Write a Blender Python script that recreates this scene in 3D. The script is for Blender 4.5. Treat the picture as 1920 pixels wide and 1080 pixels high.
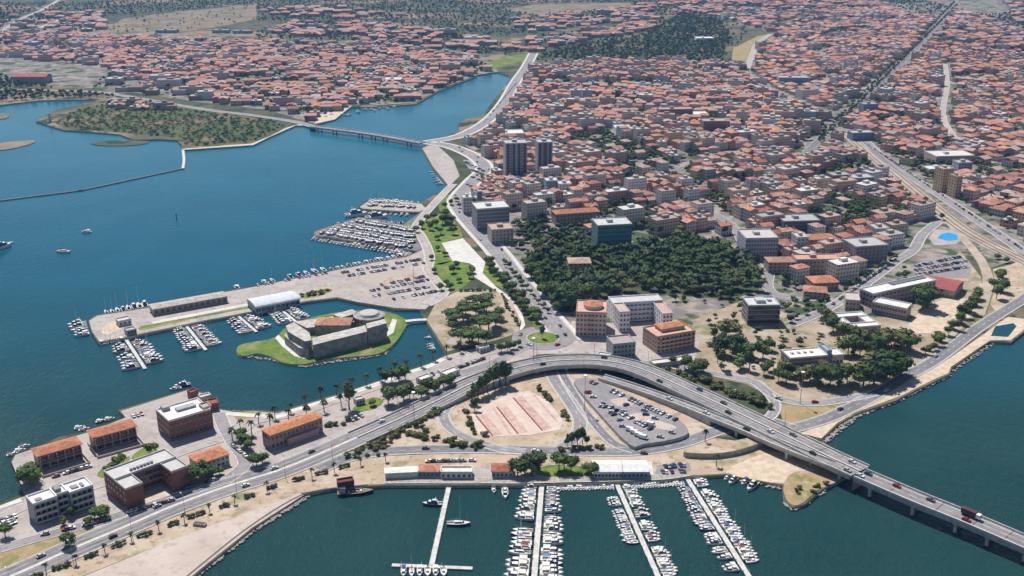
import bpy, math, random
import numpy as np
from mathutils import Vector, Matrix
from mathutils.geometry import tessellate_polygon
R = math.radians
rnd = random.Random(11)
sc = bpy.context.scene
for o in list(bpy.data.objects): bpy.data.objects.remove(o)

# ------------------------------------------------------------------ camera, sky, sun, exposure
FPX, HCAM = 2000.0, 275.0            # focal length in photo pixels (1920 wide), flying height in metres
PITCH = math.atan(710.0 / FPX)
cam = bpy.data.cameras.new('camera'); cam.sensor_width = 36.0; cam.lens = 36.0 * FPX / 1920.0
cam.clip_start = 1.0; cam.clip_end = 40000.0
camo = bpy.data.objects.new('camera', cam); sc.collection.objects.link(camo)
camo.location = (0, 0, HCAM); camo.rotation_euler = (math.pi / 2 - PITCH, 0, 0)
sc.camera = camo
SUN_EL, SUN_AZ = 56.0, -26.0         # azimuth measured from the view direction (+Y), negative = to its west
wd = bpy.data.worlds.new('World'); sc.world = wd; wd.use_nodes = True
nt = wd.node_tree; nt.nodes.clear()
sky = nt.nodes.new('ShaderNodeTexSky'); sky.sky_type = 'NISHITA'; sky.sun_disc = False
sky.sun_elevation = R(SUN_EL); sky.sun_rotation = R(SUN_AZ); sky.air_density = 1.0; sky.dust_density = 0.6; sky.ozone_density = 1.5
bgn = nt.nodes.new('ShaderNodeBackground'); bgn.inputs[1].default_value = 0.073
wo = nt.nodes.new('ShaderNodeOutputWorld')
nt.links.new(sky.outputs[0], bgn.inputs[0]); nt.links.new(bgn.outputs[0], wo.inputs[0])
sl = bpy.data.lights.new('sun', 'SUN'); sl.energy = 5.0; sl.angle = R(0.53); sl.color = (1.0, 0.955, 0.89)
so = bpy.data.objects.new('sun', sl); sc.collection.objects.link(so); so.location = (0, 300, 900)
sdir = Vector((math.sin(R(SUN_AZ)) * math.cos(R(SUN_EL)), math.cos(R(SUN_AZ)) * math.cos(R(SUN_EL)), math.sin(R(SUN_EL))))
so.rotation_euler = (-sdir).to_track_quat('-Z', 'Y').to_euler()
vs = sc.view_settings; vs.view_transform = 'Standard'; vs.look = 'None'; vs.exposure = 0.16; vs.gamma = 1.0; vs.use_curve_mapping = False
sc.cycles.max_bounces = 6; sc.cycles.volume_bounces = 1; sc.cycles.transparent_max_bounces = 8
sc.cycles.sample_clamp_direct = 5.0; sc.cycles.sample_clamp_indirect = 4.0; sc.cycles.diffuse_bounces = 3; sc.cycles.glossy_bounces = 2

HAZE = 4.8e-5                         # air density per metre
ROADS = []; FIELDS = []
# ------------------------------------------------------------------ surveying: photo pixel -> place on a level plane
ZL = 1.6                              # quay level above the sea
cp, sp_ = math.cos(PITCH), math.sin(PITCH)
def G(px, py, z=ZL):
    u = (px - 960.0) / FPX; v = (540.0 - py) / FPX
    dy = cp + v * sp_; dz = -sp_ + v * cp
    t = (z - HCAM) / dz
    return (u * t, dy * t)
def GV(px, py, z=ZL):
    x, y = G(px, py, z); return Vector((x, y, z))
def poly(pts, z=ZL): return [G(a, b, z) for a, b in pts]
def inside(p, pg):
    x, y = p; c = False; j = len(pg) - 1
    for i in range(len(pg)):
        xi, yi = pg[i]; xj, yj = pg[j]
        if (yi > y) != (yj > y) and x < (xj - xi) * (y - yi) / (yj - yi) + xi: c = not c
        j = i
    return c
def smooth(pts, n=3, closed=False):
    """Catmull-Rom through tuples of any length"""
    P = [np.array(p, float) for p in pts]; out = []
    m = len(P); rng = range(m if closed else m - 1)
    for i in rng:
        p0 = P[(i - 1) % m] if closed or i > 0 else 2 * P[0] - P[1]
        p1 = P[i]; p2 = P[(i + 1) % m]
        p3 = P[(i + 2) % m] if closed or i < m - 2 else 2 * P[m - 1] - P[m - 2]
        for k in range(n):
            t = k / n
            out.append(0.5 * (2 * p1 + (p2 - p0) * t + (2 * p0 - 5 * p1 + 4 * p2 - p3) * t * t + (3 * p1 - p0 - 3 * p2 + p3) * t ** 3))
    if not closed: out.append(P[-1])
    return [tuple(p) for p in out]

# ------------------------------------------------------------------ materials
MATS = {}
def mat(name, col, rough=0.85, var=0.25, scale=0.4, spec=0.2, col2=None, bump=0.0, metallic=0.0, objcol=False, attr=None, detail=5, bscale=None, coord='world', fac=(0.38, 0.66)):
    if name in MATS: return MATS[name]
    m = bpy.data.materials.new(name); m.use_nodes = True; t = m.node_tree; b = t.nodes['Principled BSDF']
    b.inputs['Roughness'].default_value = rough; b.inputs['Specular IOR Level'].default_value = spec; b.inputs['Metallic'].default_value = metallic
    if coord == 'world':
        g = t.nodes.new('ShaderNodeNewGeometry'); cs = g.outputs['Position']
    else:
        g = t.nodes.new('ShaderNodeTexCoord'); cs = g.outputs['Object']
    n = t.nodes.new('ShaderNodeTexNoise'); n.inputs['Scale'].default_value = scale; n.inputs['Detail'].default_value = detail; n.inputs['Roughness'].default_value = 0.6
    t.links.new(cs, n.inputs['Vector'])
    r = t.nodes.new('ShaderNodeMapRange'); r.inputs[1].default_value = fac[0]; r.inputs[2].default_value = fac[1]
    t.links.new(n.outputs[0], r.inputs[0])
    mx = t.nodes.new('ShaderNodeMix'); mx.data_type = 'RGBA'; t.links.new(r.outputs[0], mx.inputs[0])
    if objcol or attr:
        if objcol: s = t.nodes.new('ShaderNodeObjectInfo'); src = s.outputs['Color']
        else: s = t.nodes.new('ShaderNodeAttribute'); s.attribute_name = attr; src = s.outputs['Color']
        d = t.nodes.new('ShaderNodeMix'); d.data_type = 'RGBA'; d.blend_type = 'MULTIPLY'; d.inputs[0].default_value = 1.0
        d.inputs[7].default_value = (1 - var, 1 - var, 1 - var, 1); t.links.new(src, d.inputs[6])
        t.links.new(d.outputs[2], mx.inputs[6]); t.links.new(src, mx.inputs[7])
    else:
        c2 = col2 if col2 else tuple(min(1, c * (1 + var)) for c in col)
        c1 = col if col2 else tuple(c * (1 - var) for c in col)
        mx.inputs[6].default_value = (*c1, 1); mx.inputs[7].default_value = (*c2, 1)
    t.links.new(mx.outputs[2], b.inputs['Base Color'])
    if bump:
        bn = t.nodes.new('ShaderNodeBump'); bn.inputs['Strength'].default_value = 1.0; bn.inputs['Distance'].default_value = bump
        n2 = t.nodes.new('ShaderNodeTexNoise'); n2.inputs['Scale'].default_value = bscale or scale * 3; n2.inputs['Detail'].default_value = 3
        t.links.new(cs, n2.inputs['Vector']); t.links.new(n2.outputs[0], bn.inputs['Height']); t.links.new(bn.outputs[0], b.inputs['Normal'])
    MATS[name] = m; return m
def mottled(name, cols, scales, rough=0.95):
    """ground with several tones: cols[0] base, each further (colour, low, high) laid over by its own noise"""
    m = bpy.data.materials.new(name); m.use_nodes = True; t = m.node_tree; b = t.nodes['Principled BSDF']
    b.inputs['Roughness'].default_value = rough; b.inputs['Specular IOR Level'].default_value = 0.1
    g = t.nodes.new('ShaderNodeNewGeometry'); last = None
    for i, ((c, lo, hi), s) in enumerate(zip(cols, scales)):
        if i == 0:
            rgb = t.nodes.new('ShaderNodeRGB'); rgb.outputs[0].default_value = (*c, 1); last = rgb.outputs[0]; continue
        mp = t.nodes.new('ShaderNodeMapping'); mp.inputs['Location'].default_value = (17.3 * i, -9.1 * i, 0); t.links.new(g.outputs['Position'], mp.inputs[0])
        n = t.nodes.new('ShaderNodeTexNoise'); n.inputs['Scale'].default_value = s; n.inputs['Detail'].default_value = 6; n.inputs['Roughness'].default_value = 0.62
        t.links.new(mp.outputs[0], n.inputs['Vector'])
        r = t.nodes.new('ShaderNodeMapRange'); r.inputs[1].default_value = lo; r.inputs[2].default_value = hi; t.links.new(n.outputs[0], r.inputs[0])
        mx = t.nodes.new('ShaderNodeMix'); mx.data_type = 'RGBA'; t.links.new(r.outputs[0], mx.inputs[0]); t.links.new(last, mx.inputs[6]); mx.inputs[7].default_value = (*c, 1)
        last = mx.outputs[2]
    t.links.new(last, b.inputs['Base Color']); MATS[name] = m; return m

M_scrub = mottled('scrub_land', [((.115, .11, .065), 0, 0), ((.055, .075, .042), .43, .57), ((.27, .195, .135), .51, .61), ((.036, .056, .034), .52, .59)], [0, .006, .0045, .03])
M_soil = mottled('dry_soil', [((.42, .32, .23), 0, 0), ((.51, .42, .33), .42, .62), ((.27, .22, .145), .53, .66), ((.24, .23, .12), .58, .68)], [0, .06, .25, .045])
M_waste = mottled('waste_ground', [((.34, .265, .185), 0, 0), ((.46, .38, .30), .45, .62), ((.21, .20, .11), .50, .62), ((.40, .34, .30), .55, .62)], [0, .03, .05, .12])
M_sand = mat('sand', (.56, .45, .34), var=.16, scale=.3)
M_ballast = mottled('ballast', [((.42, .35, .28), 0, 0), ((.33, .28, .23), .45, .6), ((.50, .43, .36), .52, .66)], [0, .08, .03])
M_drygrass = mottled('dry_grass', [((.34, .25, .14), 0, 0), ((.20, .20, .075), .46, .6), ((.42, .32, .2), .5, .66)], [0, .07, .2])
M_field = mottled('field', [((.23, .18, .12), 0, 0), ((.12, .125, .07), .46, .6), ((.29, .23, .17), .5, .66)], [0, .012, .03])
M_verge = mottled('verge_green', [((.12, .16, .05), 0, 0), ((.22, .20, .09), .45, .6), ((.07, .11, .035), .5, .62)], [0, .05, .12])
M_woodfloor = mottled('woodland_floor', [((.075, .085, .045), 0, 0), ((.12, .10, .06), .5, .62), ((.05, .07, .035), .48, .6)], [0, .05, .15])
M_spit = mottled('spit_scrub', [((.085, .105, .045), 0, 0), ((.20, .15, .10), .50, .60), ((.05, .075, .033), .48, .58), ((.11, .125, .05), .54, .62)], [0, .012, .04, .02])
M_lawn = mottled('lawn', [((.12, .19, .04), 0, 0), ((.22, .23, .065), .46, .62), ((.075, .14, .032), .5, .64), ((.30, .26, .12), .58, .7)], [0, .05, .2, .03])
M_townground = mottled('town_ground', [((.19, .175, .16), 0, 0), ((.33, .285, .24), .48, .6), ((.065, .09, .042), .52, .58)], [0, .05, .03])
M_asphalt = mottled('asphalt', [((.18, .175, .185), 0, 0), ((.235, .225, .235), .42, .62), ((.13, .127, .135), .52, .68)], [0, .05, .4])
M_asphalt_pale = mottled('asphalt_pale', [((.25, .235, .24), 0, 0), ((.31, .29, .29), .42, .62), ((.19, .18, .185), .52, .68)], [0, .05, .4])
M_wear = mottled('worn_asphalt', [((.205, .19, .19), 0, 0), ((.26, .24, .24), .42, .62), ((.16, .15, .15), .5, .66)], [0, .03, .15])
M_paving = mottled('paving', [((.38, .335, .31), 0, 0), ((.45, .41, .38), .42, .62), ((.29, .255, .24), .50, .66), ((.42, .36, .32), .55, .6)], [0, .05, .3, .012])
M_paving_white = mat('paving_white', (.58, .56, .52), var=.12, scale=.2)
M_slab = mottled('quay_slab', [((.47, .385, .335), 0, 0), ((.53, .45, .40), .42, .62), ((.40, .33, .285), .52, .66)], [0, .03, .2])
M_concrete = mat('concrete', (.40, .39, .37), var=.22, scale=.35)
M_concrete_pale = mat('concrete_pale', (.55, .53, .50), var=.15, scale=.4)
M_stone_quay = mat('quay_stone', (.36, .33, .29), var=.3, scale=.7)
M_rock = mat('rock', (.38, .35, .31), var=.4, scale=1.5)
M_white = mat('white_paint', (.78, .77, .75), var=.06, scale=.6)
M_line = mat('road_paint', (.70, .70, .68), var=.2, scale=1.2)
M_steel = mat('steel', (.32, .33, .34), rough=.5, var=.15, metallic=.4)
M_dark = mat('dark_metal', (.05, .05, .055), rough=.5, var=.2)
M_glass = mat('window_glass', (.035, .045, .06), rough=.12, var=.4, scale=.8, spec=.6)
M_frame = mat('window_frame', (.62, .60, .57), var=.08)
M_leaf = mat('leaves', (.05, .08, .03), rough=.8, var=.38, scale=.55, objcol=True, spec=.12)
M_leaf_attr = mat('leaves_mass', (.05, .08, .03), rough=.85, var=.45, scale=.4, attr='Col', spec=.1)
M_bark = mat('bark', (.14, .10, .07), var=.3, scale=2)
M_objwall = mat('render_wall', (.5, .5, .5), var=.2, scale=.35, objcol=True)
M_objroof = mat('tiled_roof', (.5, .3, .2), var=.42, scale=.45, objcol=True, bump=.05, bscale=4)
M_objpaint = mat('paint', (.5, .5, .5), rough=.35, var=.06, scale=.5, objcol=True, spec=.5)
M_tyre = mat('tyre', (.02, .02, .02), var=.2)

# ------------------------------------------------------------------ mesh builder
class MB:
    def __init__(s): s.v = []; s.f = []; s.m = []; s.c = []
    def q(s, *pts, m=0):
        i = len(s.v); s.v += [tuple(p) for p in pts]; s.f.append(tuple(range(i, i + len(pts)))); s.m.append(m)
    def box(s, x0, x1, y0, y1, z0, z1, m=0, bottom=False, top=True):
        i = len(s.v)
        s.v += [(x0, y0, z0), (x1, y0, z0), (x1, y1, z0), (x0, y1, z0), (x0, y0, z1), (x1, y0, z1), (x1, y1, z1), (x0, y1, z1)]
        fs = [(0, 1, 5, 4), (1, 2, 6, 5), (2, 3, 7, 6), (3, 0, 4, 7)]
        if top: fs.append((4, 5, 6, 7))
        if bottom: fs.append((3, 2, 1, 0))
        for f in fs: s.f.append(tuple(i + k for k in f)); s.m.append(m)
    def prism(s, pg, z0, z1, m=0, mtop=None, top=True, sides=True):
        n = len(pg)
        a = sum(pg[i][0] * pg[(i + 1) % n][1] - pg[(i + 1) % n][0] * pg[i][1] for i in range(n))
        if a < 0: pg = pg[::-1]
        if sides:
            for i in range(n):
                a_, b_ = pg[i], pg[(i + 1) % n]
                s.q((*a_, z0), (*b_, z0), (*b_, z1), (*a_, z1), m=m)
        if top:
            i = len(s.v); s.v += [(x, y, z1) for x, y in pg]
            for t in tessellate_polygon([[Vector((x, y, 0)) for x, y in pg]]):
                p, q, r = [pg[k] for k in t]
                if (q[0] - p[0]) * (r[1] - p[1]) - (q[1] - p[1]) * (r[0] - p[0]) < 0: t = (t[0], t[2], t[1])
                s.f.append(tuple(i + k for k in t)); s.m.append(m if mtop is None else mtop)
    def cyl(s, x, y, z0, z1, r0, r1=None, n=8, m=0, cap=True):
        r1 = r0 if r1 is None else r1; i = len(s.v)
        for k in range(n):
            a = 2 * math.pi * k / n; s.v.append((x + r0 * math.cos(a), y + r0 * math.sin(a), z0)); s.v.append((x + r1 * math.cos(a), y + r1 * math.sin(a), z1))
        for k in range(n):
            j = (k + 1) % n; s.f.append((i + 2 * k, i + 2 * j, i + 2 * j + 1, i + 2 * k + 1)); s.m.append(m)
        if cap: s.f.append(tuple(i + 2 * k + 1 for k in range(n))); s.m.append(m)
    def tube(s, pts, rad, n=6, m=0):
        rings = []
        for k, p in enumerate(pts):
            p = Vector(p); a = Vector(pts[max(0, k - 1)]); b = Vector(pts[min(len(pts) - 1, k + 1)]); d = (b - a).normalized()
            u = d.cross(Vector((0, 0, 1)) if abs(d.z) < .95 else Vector((1, 0, 0))).normalized(); w = d.cross(u)
            rr = rad[k] if isinstance(rad, (list, tuple)) else rad
            i = len(s.v); s.v += [tuple(p + u * (rr * math.cos(2 * math.pi * j / n)) + w * (rr * math.sin(2 * math.pi * j / n))) for j in range(n)]; rings.append(i)
        for a, b in zip(rings, rings[1:]):
            for j in range(n): s.f.append((a + j, b + j, b + (j + 1) % n, a + (j + 1) % n)); s.m.append(m)
    def mesh(s, name, mats):
        me = bpy.data.meshes.new(name); me.from_pydata(s.v, [], s.f)
        for mm in (mats if isinstance(mats, (list, tuple)) else [mats]): me.materials.append(mm)
        if any(s.m): me.polygons.foreach_set('material_index', s.m)
        me.update(); return me
    def build(s, name, mats, parent=None, loc=None):
        return link(name, s.mesh(name, mats), parent, loc)
def link(name, me, parent=None, loc=None):
    o = bpy.data.objects.new(name, me); sc.collection.objects.link(o)
    if parent: o.parent = parent
    if loc: o.location = loc
    return o
def tag(o, label=None, cat=None, group=None, kind=None):
    if label: o['label'] = label
    if cat: o['category'] = cat
    if group: o['group'] = group
    if kind: o['kind'] = kind
    return o
def thing(name, label, cat, loc=(0, 0, 0), rz=0.0, group=None):
    o = bpy.data.objects.new(name, None); sc.collection.objects.link(o); o.location = loc; o.rotation_euler = (0, 0, rz)
    o.empty_display_size = .5
    return tag(o, label, cat, group)
KIDS = {}
def copy_tree(o, loc, rz, label, group=None, scale=None):
    if o.name not in KIDS: KIDS[o.name] = list(o.children)
    c = o.copy(); sc.collection.objects.link(c); c.location = loc; c.rotation_euler = (0, 0, rz); c['label'] = label; parts = []
    if group: c['group'] = group
    if scale: c.scale = scale
    for ch in KIDS[o.name]: k = ch.copy(); sc.collection.objects.link(k); k.parent = c; parts.append(k)
    return c, parts
ONES = 'zeroth first second third fourth fifth sixth seventh eighth ninth tenth eleventh twelfth thirteenth fourteenth fifteenth sixteenth seventeenth eighteenth nineteenth'.split()
TENS = {2: 'twent', 3: 'thirt', 4: 'fort', 5: 'fift', 6: 'sixt', 7: 'sevent', 8: 'eight', 9: 'ninet'}
def ordw(n):
    if n < 20: return ONES[n]
    if n >= 100: return 'hundred-and-' + ordw(n - 100) if n > 100 else 'hundredth'
    return TENS[n // 10] + ('ieth' if n % 10 == 0 else 'y-' + ONES[n % 10])

# ------------------------------------------------------------------ sea and land
def water_material():
    m = bpy.data.materials.new('sea_water'); m.use_nodes = True; t = m.node_tree; b = t.nodes['Principled BSDF']
    g = t.nodes.new('ShaderNodeNewGeometry')
    def noise(scale, det, sx=1.0, sy=1.0, rot=0):
        mp = t.nodes.new('ShaderNodeMapping'); mp.inputs['Scale'].default_value = (sx, sy, 1); mp.inputs['Rotation'].default_value = (0, 0, rot); t.links.new(g.outputs['Position'], mp.inputs[0])
        n = t.nodes.new('ShaderNodeTexNoise'); n.inputs['Scale'].default_value = scale; n.inputs['Detail'].default_value = det; t.links.new(mp.outputs[0], n.inputs['Vector']); return n.outputs[0]
    def mix(f, a, bb):
        x = t.nodes.new('ShaderNodeMix'); x.data_type = 'RGBA'; t.links.new(f, x.inputs[0])
        for k, c in ((6, a), (7, bb)):
            if isinstance(c, tuple): x.inputs[k].default_value = (*c, 1)
            else: t.links.new(c, x.inputs[k])
        return x.outputs[2]
    def rng(s, lo, hi):
        r = t.nodes.new('ShaderNodeMapRange'); r.inputs[1].default_value = lo; r.inputs[2].default_value = hi; t.links.new(s, r.inputs[0]); return r.outputs[0]
    gulf = mix(rng(noise(.008, 4), .35, .65), (.003, .066, .104), (.004, .082, .128))
    harbour = mix(rng(noise(.012, 4), .35, .65), (.010, .043, .045), (.014, .053, .053))
    sp = t.nodes.new('ShaderNodeSeparateXYZ'); t.links.new(g.outputs['Position'], sp.inputs[0])
    lagoon = mix(rng(noise(.006, 4), .35, .65), (.008, .104, .155), (.013, .126, .182))   # brighter cyan towards the lagoon and inlet
    gulf = mix(rng(sp.outputs[1], 780, 1350), gulf, lagoon)
    col = mix(rng(sp.outputs[1], 520, 800), harbour, gulf)          # shallow green marina, blue gulf; part of the difference is sky reflection painted in
    t.links.new(col, b.inputs['Base Color'])
    b.inputs['Roughness'].default_value = .06; b.inputs['IOR'].default_value = 1.33; b.inputs['Specular IOR Level'].default_value = .15
    add = t.nodes.new('ShaderNodeMath'); add.operation = 'ADD'
    sc1 = t.nodes.new('ShaderNodeMath'); sc1.operation = 'MULTIPLY'; sc1.inputs[1].default_value = .55; t.links.new(noise(1.1, 3, 1, .6, .5), sc1.inputs[0])
    t.links.new(noise(.28, 4, 1, .55, .3), add.inputs[0]); t.links.new(sc1.outputs[0], add.inputs[1])
    bn = t.nodes.new('ShaderNodeBump'); bn.inputs['Strength'].default_value = 1.0; bn.inputs['Distance'].default_value = .85
    gust = mix(rng(noise(.02, 3, 1, .6, .2), .3, .7), (.35, .35, .35), (1, 1, 1))
    mh = t.nodes.new('ShaderNodeMath'); mh.operation = 'MULTIPLY'; t.links.new(add.outputs[0], mh.inputs[0]); t.links.new(gust, mh.inputs[1])
    calm = mix(rng(sp.outputs[1], 400, 700), (1.9, 1.9, 1.9), (.40, .40, .40)); mh2 = t.nodes.new('ShaderNodeMath'); mh2.operation = 'MULTIPLY'; t.links.new(mh.outputs[0], mh2.inputs[0]); t.links.new(calm, mh2.inputs[1]); t.links.new(mh2.outputs[0], bn.inputs['Height']); t.links.new(bn.outputs[0], b.inputs['Normal'])
    MATS['sea_water'] = m; return m
M_sea = water_material()
b = MB(); b.q((-9500, -600, 0), (9500, -600, 0), (9500, 9500, 0), (-9500, 9500, 0))
tag(b.build('sea', M_sea), 'blue-green sea water of the gulf and harbour', 'sea', kind='structure')

SHORE = [(-500,1110),(-200,1015),(0,942),(47,924),(40,905),(28,880),(19,866),(27,850),(67,838),(110,820),(162,808),(232,783),(222,769),(355,729),(378,735),(395,752),(412,766),
 (440,770),(475,768),(520,772),(541,766),(637,737),(715,711),(770,691),(807,679),(836,664),(797,600),(788,581),(740,580),(720,575),(670,568),(632,559),(575,566),(545,572),(477,585),
 (370,605),(245,633),(184,643),(171,622),(165,600),(180,590),(280,575),(420,546),(455,540),(545,522),(620,507),(695,492),(760,481),(782,471),(685,456),(589,442),(589,434),(627,420),
 (672,407),(720,412),(755,420),(788,398),(760,398),(680,393),(672,386),(690,375),(720,371),(790,380),(840,350),(834,342),(810,314),(789,277),(815,264),(862,244),(857,234),(875,223),
 (905,216),(955,150),(955,142),(935,136),(900,135),(890,145),(825,170),(780,195),(720,200),(660,201),(625,224),(587,236),(555,235),(505,257),(475,272),(342,281),(337,263),(300,261),
 (250,262),(225,252),(180,248),(120,244),(67,228),(100,208),(188,186),(75,188),(0,197),(-300,205)]
SHORE2 = [(2350,480),(2100,520),(1990,570),(1935,610),(1920,622),(1895,642),(1855,640),(1840,651),(1785,690),(1780,702),(1740,721),(1690,745),(1680,751),(1605,776),(1570,796),(1540,826),
 (1575,850),(1600,885),(1570,904),(1542,917),(1510,945),(1485,952),(1470,936),(1467,911),(1360,890),(1285,895),(1240,902),(1155,905),(965,910),(725,910),(625,916),(570,927),(475,990),
 (365,1080),(250,1180),(100,1310),(-500,1750)]
LAND = poly(SHORE) + [(-9300, 1700), (-9300, 9300), (9300, 9300), (9300, 700)] + poly(SHORE2)
b = MB(); b.prism(LAND, -2.5, ZL, m=1, mtop=0)
tag(b.build('terrain', [M_scrub, M_stone_quay]), 'low coastal land carrying the town, fields and scrub', 'terrain', kind='structure')

def sheet(name, pts, lift, m, label, smooth_n=0, world=False, thick=None):
    if smooth_n: pts = smooth(pts, smooth_n, True)
    pg = pts if world else poly(pts)
    if name == 'field': FIELDS.append(pg)
    b = MB(); b.prism(pg, ZL - .05, ZL + lift)
    return tag(b.build(name, m), label, name.replace('_', ' '), kind='structure')
# islands
def island(pts, label, m, n=3, lift=0.0, name='island'):
    b = MB(); pg = smooth(poly(pts), n, True); c = np.mean(np.array(pg), axis=0)
    top = [(c[0] + (x - c[0]) * .985, c[1] + (y - c[1]) * .975) for x, y in pg]
    n_ = len(pg)
    a = sum(pg[i][0] * pg[(i + 1) % n_][1] - pg[(i + 1) % n_][0] * pg[i][1] for i in range(n_))
    if a < 0: pg = pg[::-1]; top = top[::-1]
    for i in range(n_):
        j = (i + 1) % n_; b.q((*pg[i], -2), (*pg[j], -2), (*top[j], ZL + lift), (*top[i], ZL + lift), m=1)
    b.prism(top, 0, ZL + lift, sides=False)
    return tag(b.build(name, [m, M_rock]), label, 'island', kind='structure')
MUS_ISL = [(441,656),(450,646),(480,640),(515,632),(540,610),(600,590),(680,580),(735,585),(766,600),(763,612),(745,640),(720,660),(690,667),(640,671),(600,677),(565,684),(530,681),(508,670),(480,663),(452,668)]
island(MUS_ISL, 'grassy island of the fortress-like museum', M_lawn, 3)
island([(-60,282),(-10,268),(40,262),(66,262),(55,269),(10,279)], 'low brown islet in the lagoon beside the weir', M_field, 3, -.9)
island([(-30,222),(0,211),(18,212),(10,221)], 'small brown islet near the lagoon bank', M_field, 2, -.9)
island([(170,268),(200,262),(250,262),(282,264),(260,270),(200,272)], 'narrow scrubby islet off the wooded spit', M_scrub, 2, -.9)
# ------------------------------------------------------------------ ground sheets
sheet('dry_ground', [(-400,1240),(-100,1125),(60,1072),(230,1008),(330,967),(430,930),(600,868),(700,856),(900,848),(1200,852),(1290,838),(1330,820),(1420,832),(1500,850),(1595,882),(1572,902),(1542,914),(1467,908),(1360,888),(1285,892),(1155,902),(965,907),(725,907),(625,914),(562,925),(330,1010),(100,1102),(-200,1230)], .05, M_soil, 'bare ochre soil along the southern shore')
sheet('concrete_apron', [(-120,1210),(100,1104),(330,1010),(480,955),(562,925),(570,928),(472,990),(360,1080),(245,1180),(100,1305),(-500,1700),(-500,1380)], .10, M_slab, 'broad pinkish concrete apron beside the water')
sheet('dry_ground', [(-300,1130),(-40,1030),(60,1008),(105,1003),(215,985),(240,985),(130,1030),(0,1075),(-300,1190)], .12, M_drygrass, 'parched roadside verge by the round tree')
sheet('quay_paving', [(-400,1075),(-200,1022),(0,948),(45,930),(37,903),(28,882),(22,866),(29,853),(68,840),(164,811),(236,783),(226,771),(354,731),(376,737),(408,767),(440,773),(475,771),(521,775),(637,740),(770,694),(807,682),(836,667),(880,655),(960,640),(1075,640),(1100,662),(1010,664),(940,690),(860,725),(740,782),(640,828),(480,890),(330,935),(150,1010),(0,1062),(-400,1200)], .06, M_paving, 'beige paved quay and promenade of the waterfront')
sheet('quay_paving', [(167,602),(182,592),(280,577),(420,548),(455,542),(545,524),(620,509),(695,494),(760,483),(784,473),(800,462),(812,478),(802,500),(812,522),(830,542),(818,562),(797,580),(740,577),(670,566),(632,557),(575,564),(477,583),(370,603),(245,630),(186,640),(173,622)], .06, M_paving, 'pinkish paved long pier and its car park')
sheet('quay_paving', [(591,440),(592,435),(628,421),(672,408),(720,413),(756,422),(790,398),(800,408),(790,430),(800,462),(780,470),(685,454)], .06, M_asphalt, 'grey wedge-shaped boatyard quay')
sheet('quay_paving', [(674,388),(692,377),(720,373),(790,382),(800,392),(786,397),(760,396),(680,391)], .06, M_paving, 'pale small boat pier beyond the boatyard')
sheet('dry_ground', [(815,572),(838,556),(862,544),(930,543),(958,562),(976,600),(972,624),(930,638),(850,656),(838,660),(800,600)], .08, M_waste, 'sandy ground of the pine garden', 0)
sheet('lawn', [(756,428),(778,412),(800,404),(830,402),(850,412),(868,446),(830,456),(848,489),(806,496),(802,466),(770,446)], .12, M_lawn, 'green lawn beside the boatyard quay', 2)
sheet('lawn', [(801,502),(846,489),(884,492),(889,514),(876,534),(842,551),(824,530),(812,520)], .12, M_lawn, 'green lawn below the white square', 2)
sheet('lawn', [(826,370),(842,366),(866,372),(862,398),(830,400),(822,385)], .12, M_lawn, 'green island lawn by the slab office block', 2)
sheet('lawn', [(898,500),(912,498),(930,512),(945,540),(930,536),(908,518)], .12, M_lawn, 'narrow lawn along the tree-lined avenue', 2)
sheet('square', [(828,456),(868,447),(910,492),(905,512),(930,538),(958,558),(980,590),(985,610),(972,626),(978,604),(960,566),(930,545),(890,520),(882,494),(848,489)], .14, M_paving_white, 'white paved square and curving walk', 0)
sheet('lawn', [(500,0),(500,1)] if False else [(660,773),(672,757),(700,745),(720,752),(700,768)], .12, M_lawn, 'little lawn by the waterside trees', 2)
sheet('lawn', [(182,893),(190,880),(215,862),(243,856),(238,868),(205,895)], .12, M_lawn, 'green lawn behind the brick office block', 2)
sheet('lawn', [(246,860),(258,846),(280,838),(300,848),(290,858),(262,863)], .12, M_lawn, 'green lawn beside the brown brick block', 2)
sheet('sand_patch', [(272,935),(315,918),(320,930),(278,950)], .10, M_sand, 'sandy forecourt of the brick office block', 0)
sheet('sand_patch', [(440,775),(475,772),(490,784),(465,796),(445,788)], .10, M_drygrass, 'yellowed grass patch at the palm promenade', 2)
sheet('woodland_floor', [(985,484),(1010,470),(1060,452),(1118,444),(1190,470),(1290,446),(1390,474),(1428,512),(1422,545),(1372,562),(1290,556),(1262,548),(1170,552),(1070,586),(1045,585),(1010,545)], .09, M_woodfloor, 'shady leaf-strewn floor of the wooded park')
sheet('forecourt', [(1062,640),(1072,602),(1150,606),(1268,600),(1312,640),(1302,674),(1230,690),(1130,676)], .07, M_paving, 'pale paved ground between the flats by the roundabout')
sheet('sand_patch', [(190,620),(205,605),(232,603),(236,612),(200,628)], .10, M_sand, 'sandy patch at the head of the pier', 2)
# interchange
sheet('dry_ground', [(640,866),(700,835),(770,800),(830,765),(850,745),(960,700),(1030,695),(1100,700),(1250,735),(1330,775),(1410,805),(1330,822),(1290,838),(1200,850),(900,846),(700,852)], .04, M_soil, 'ochre soil inside the road interchange')
sheet('dry_ground', [(1180,680),(1260,690),(1400,720),(1440,742),(1452,760),(1500,800),(1560,770),(1640,735),(1700,700),(1760,660),(1800,620),(1845,570),(1840,520),(1800,470),(1700,590),(1600,600),(1480,590),(1400,560),(1300,600),(1300,660)], .04, M_waste, 'sandy ground round the school and the trees')
sheet('dry_ground', [(1860,505),(1990,470),(2000,520),(1920,556),(1870,590),(1850,560)], .05, M_soil, 'bare brown ground by the coast road')
sheet('dry_ground', [(1770,560),(1820,560),(1838,530),(1848,560),(1800,610),(1740,625),(1700,620),(1720,590)], .09, M_sand, 'pale dusty yard behind the school', 2)
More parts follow.
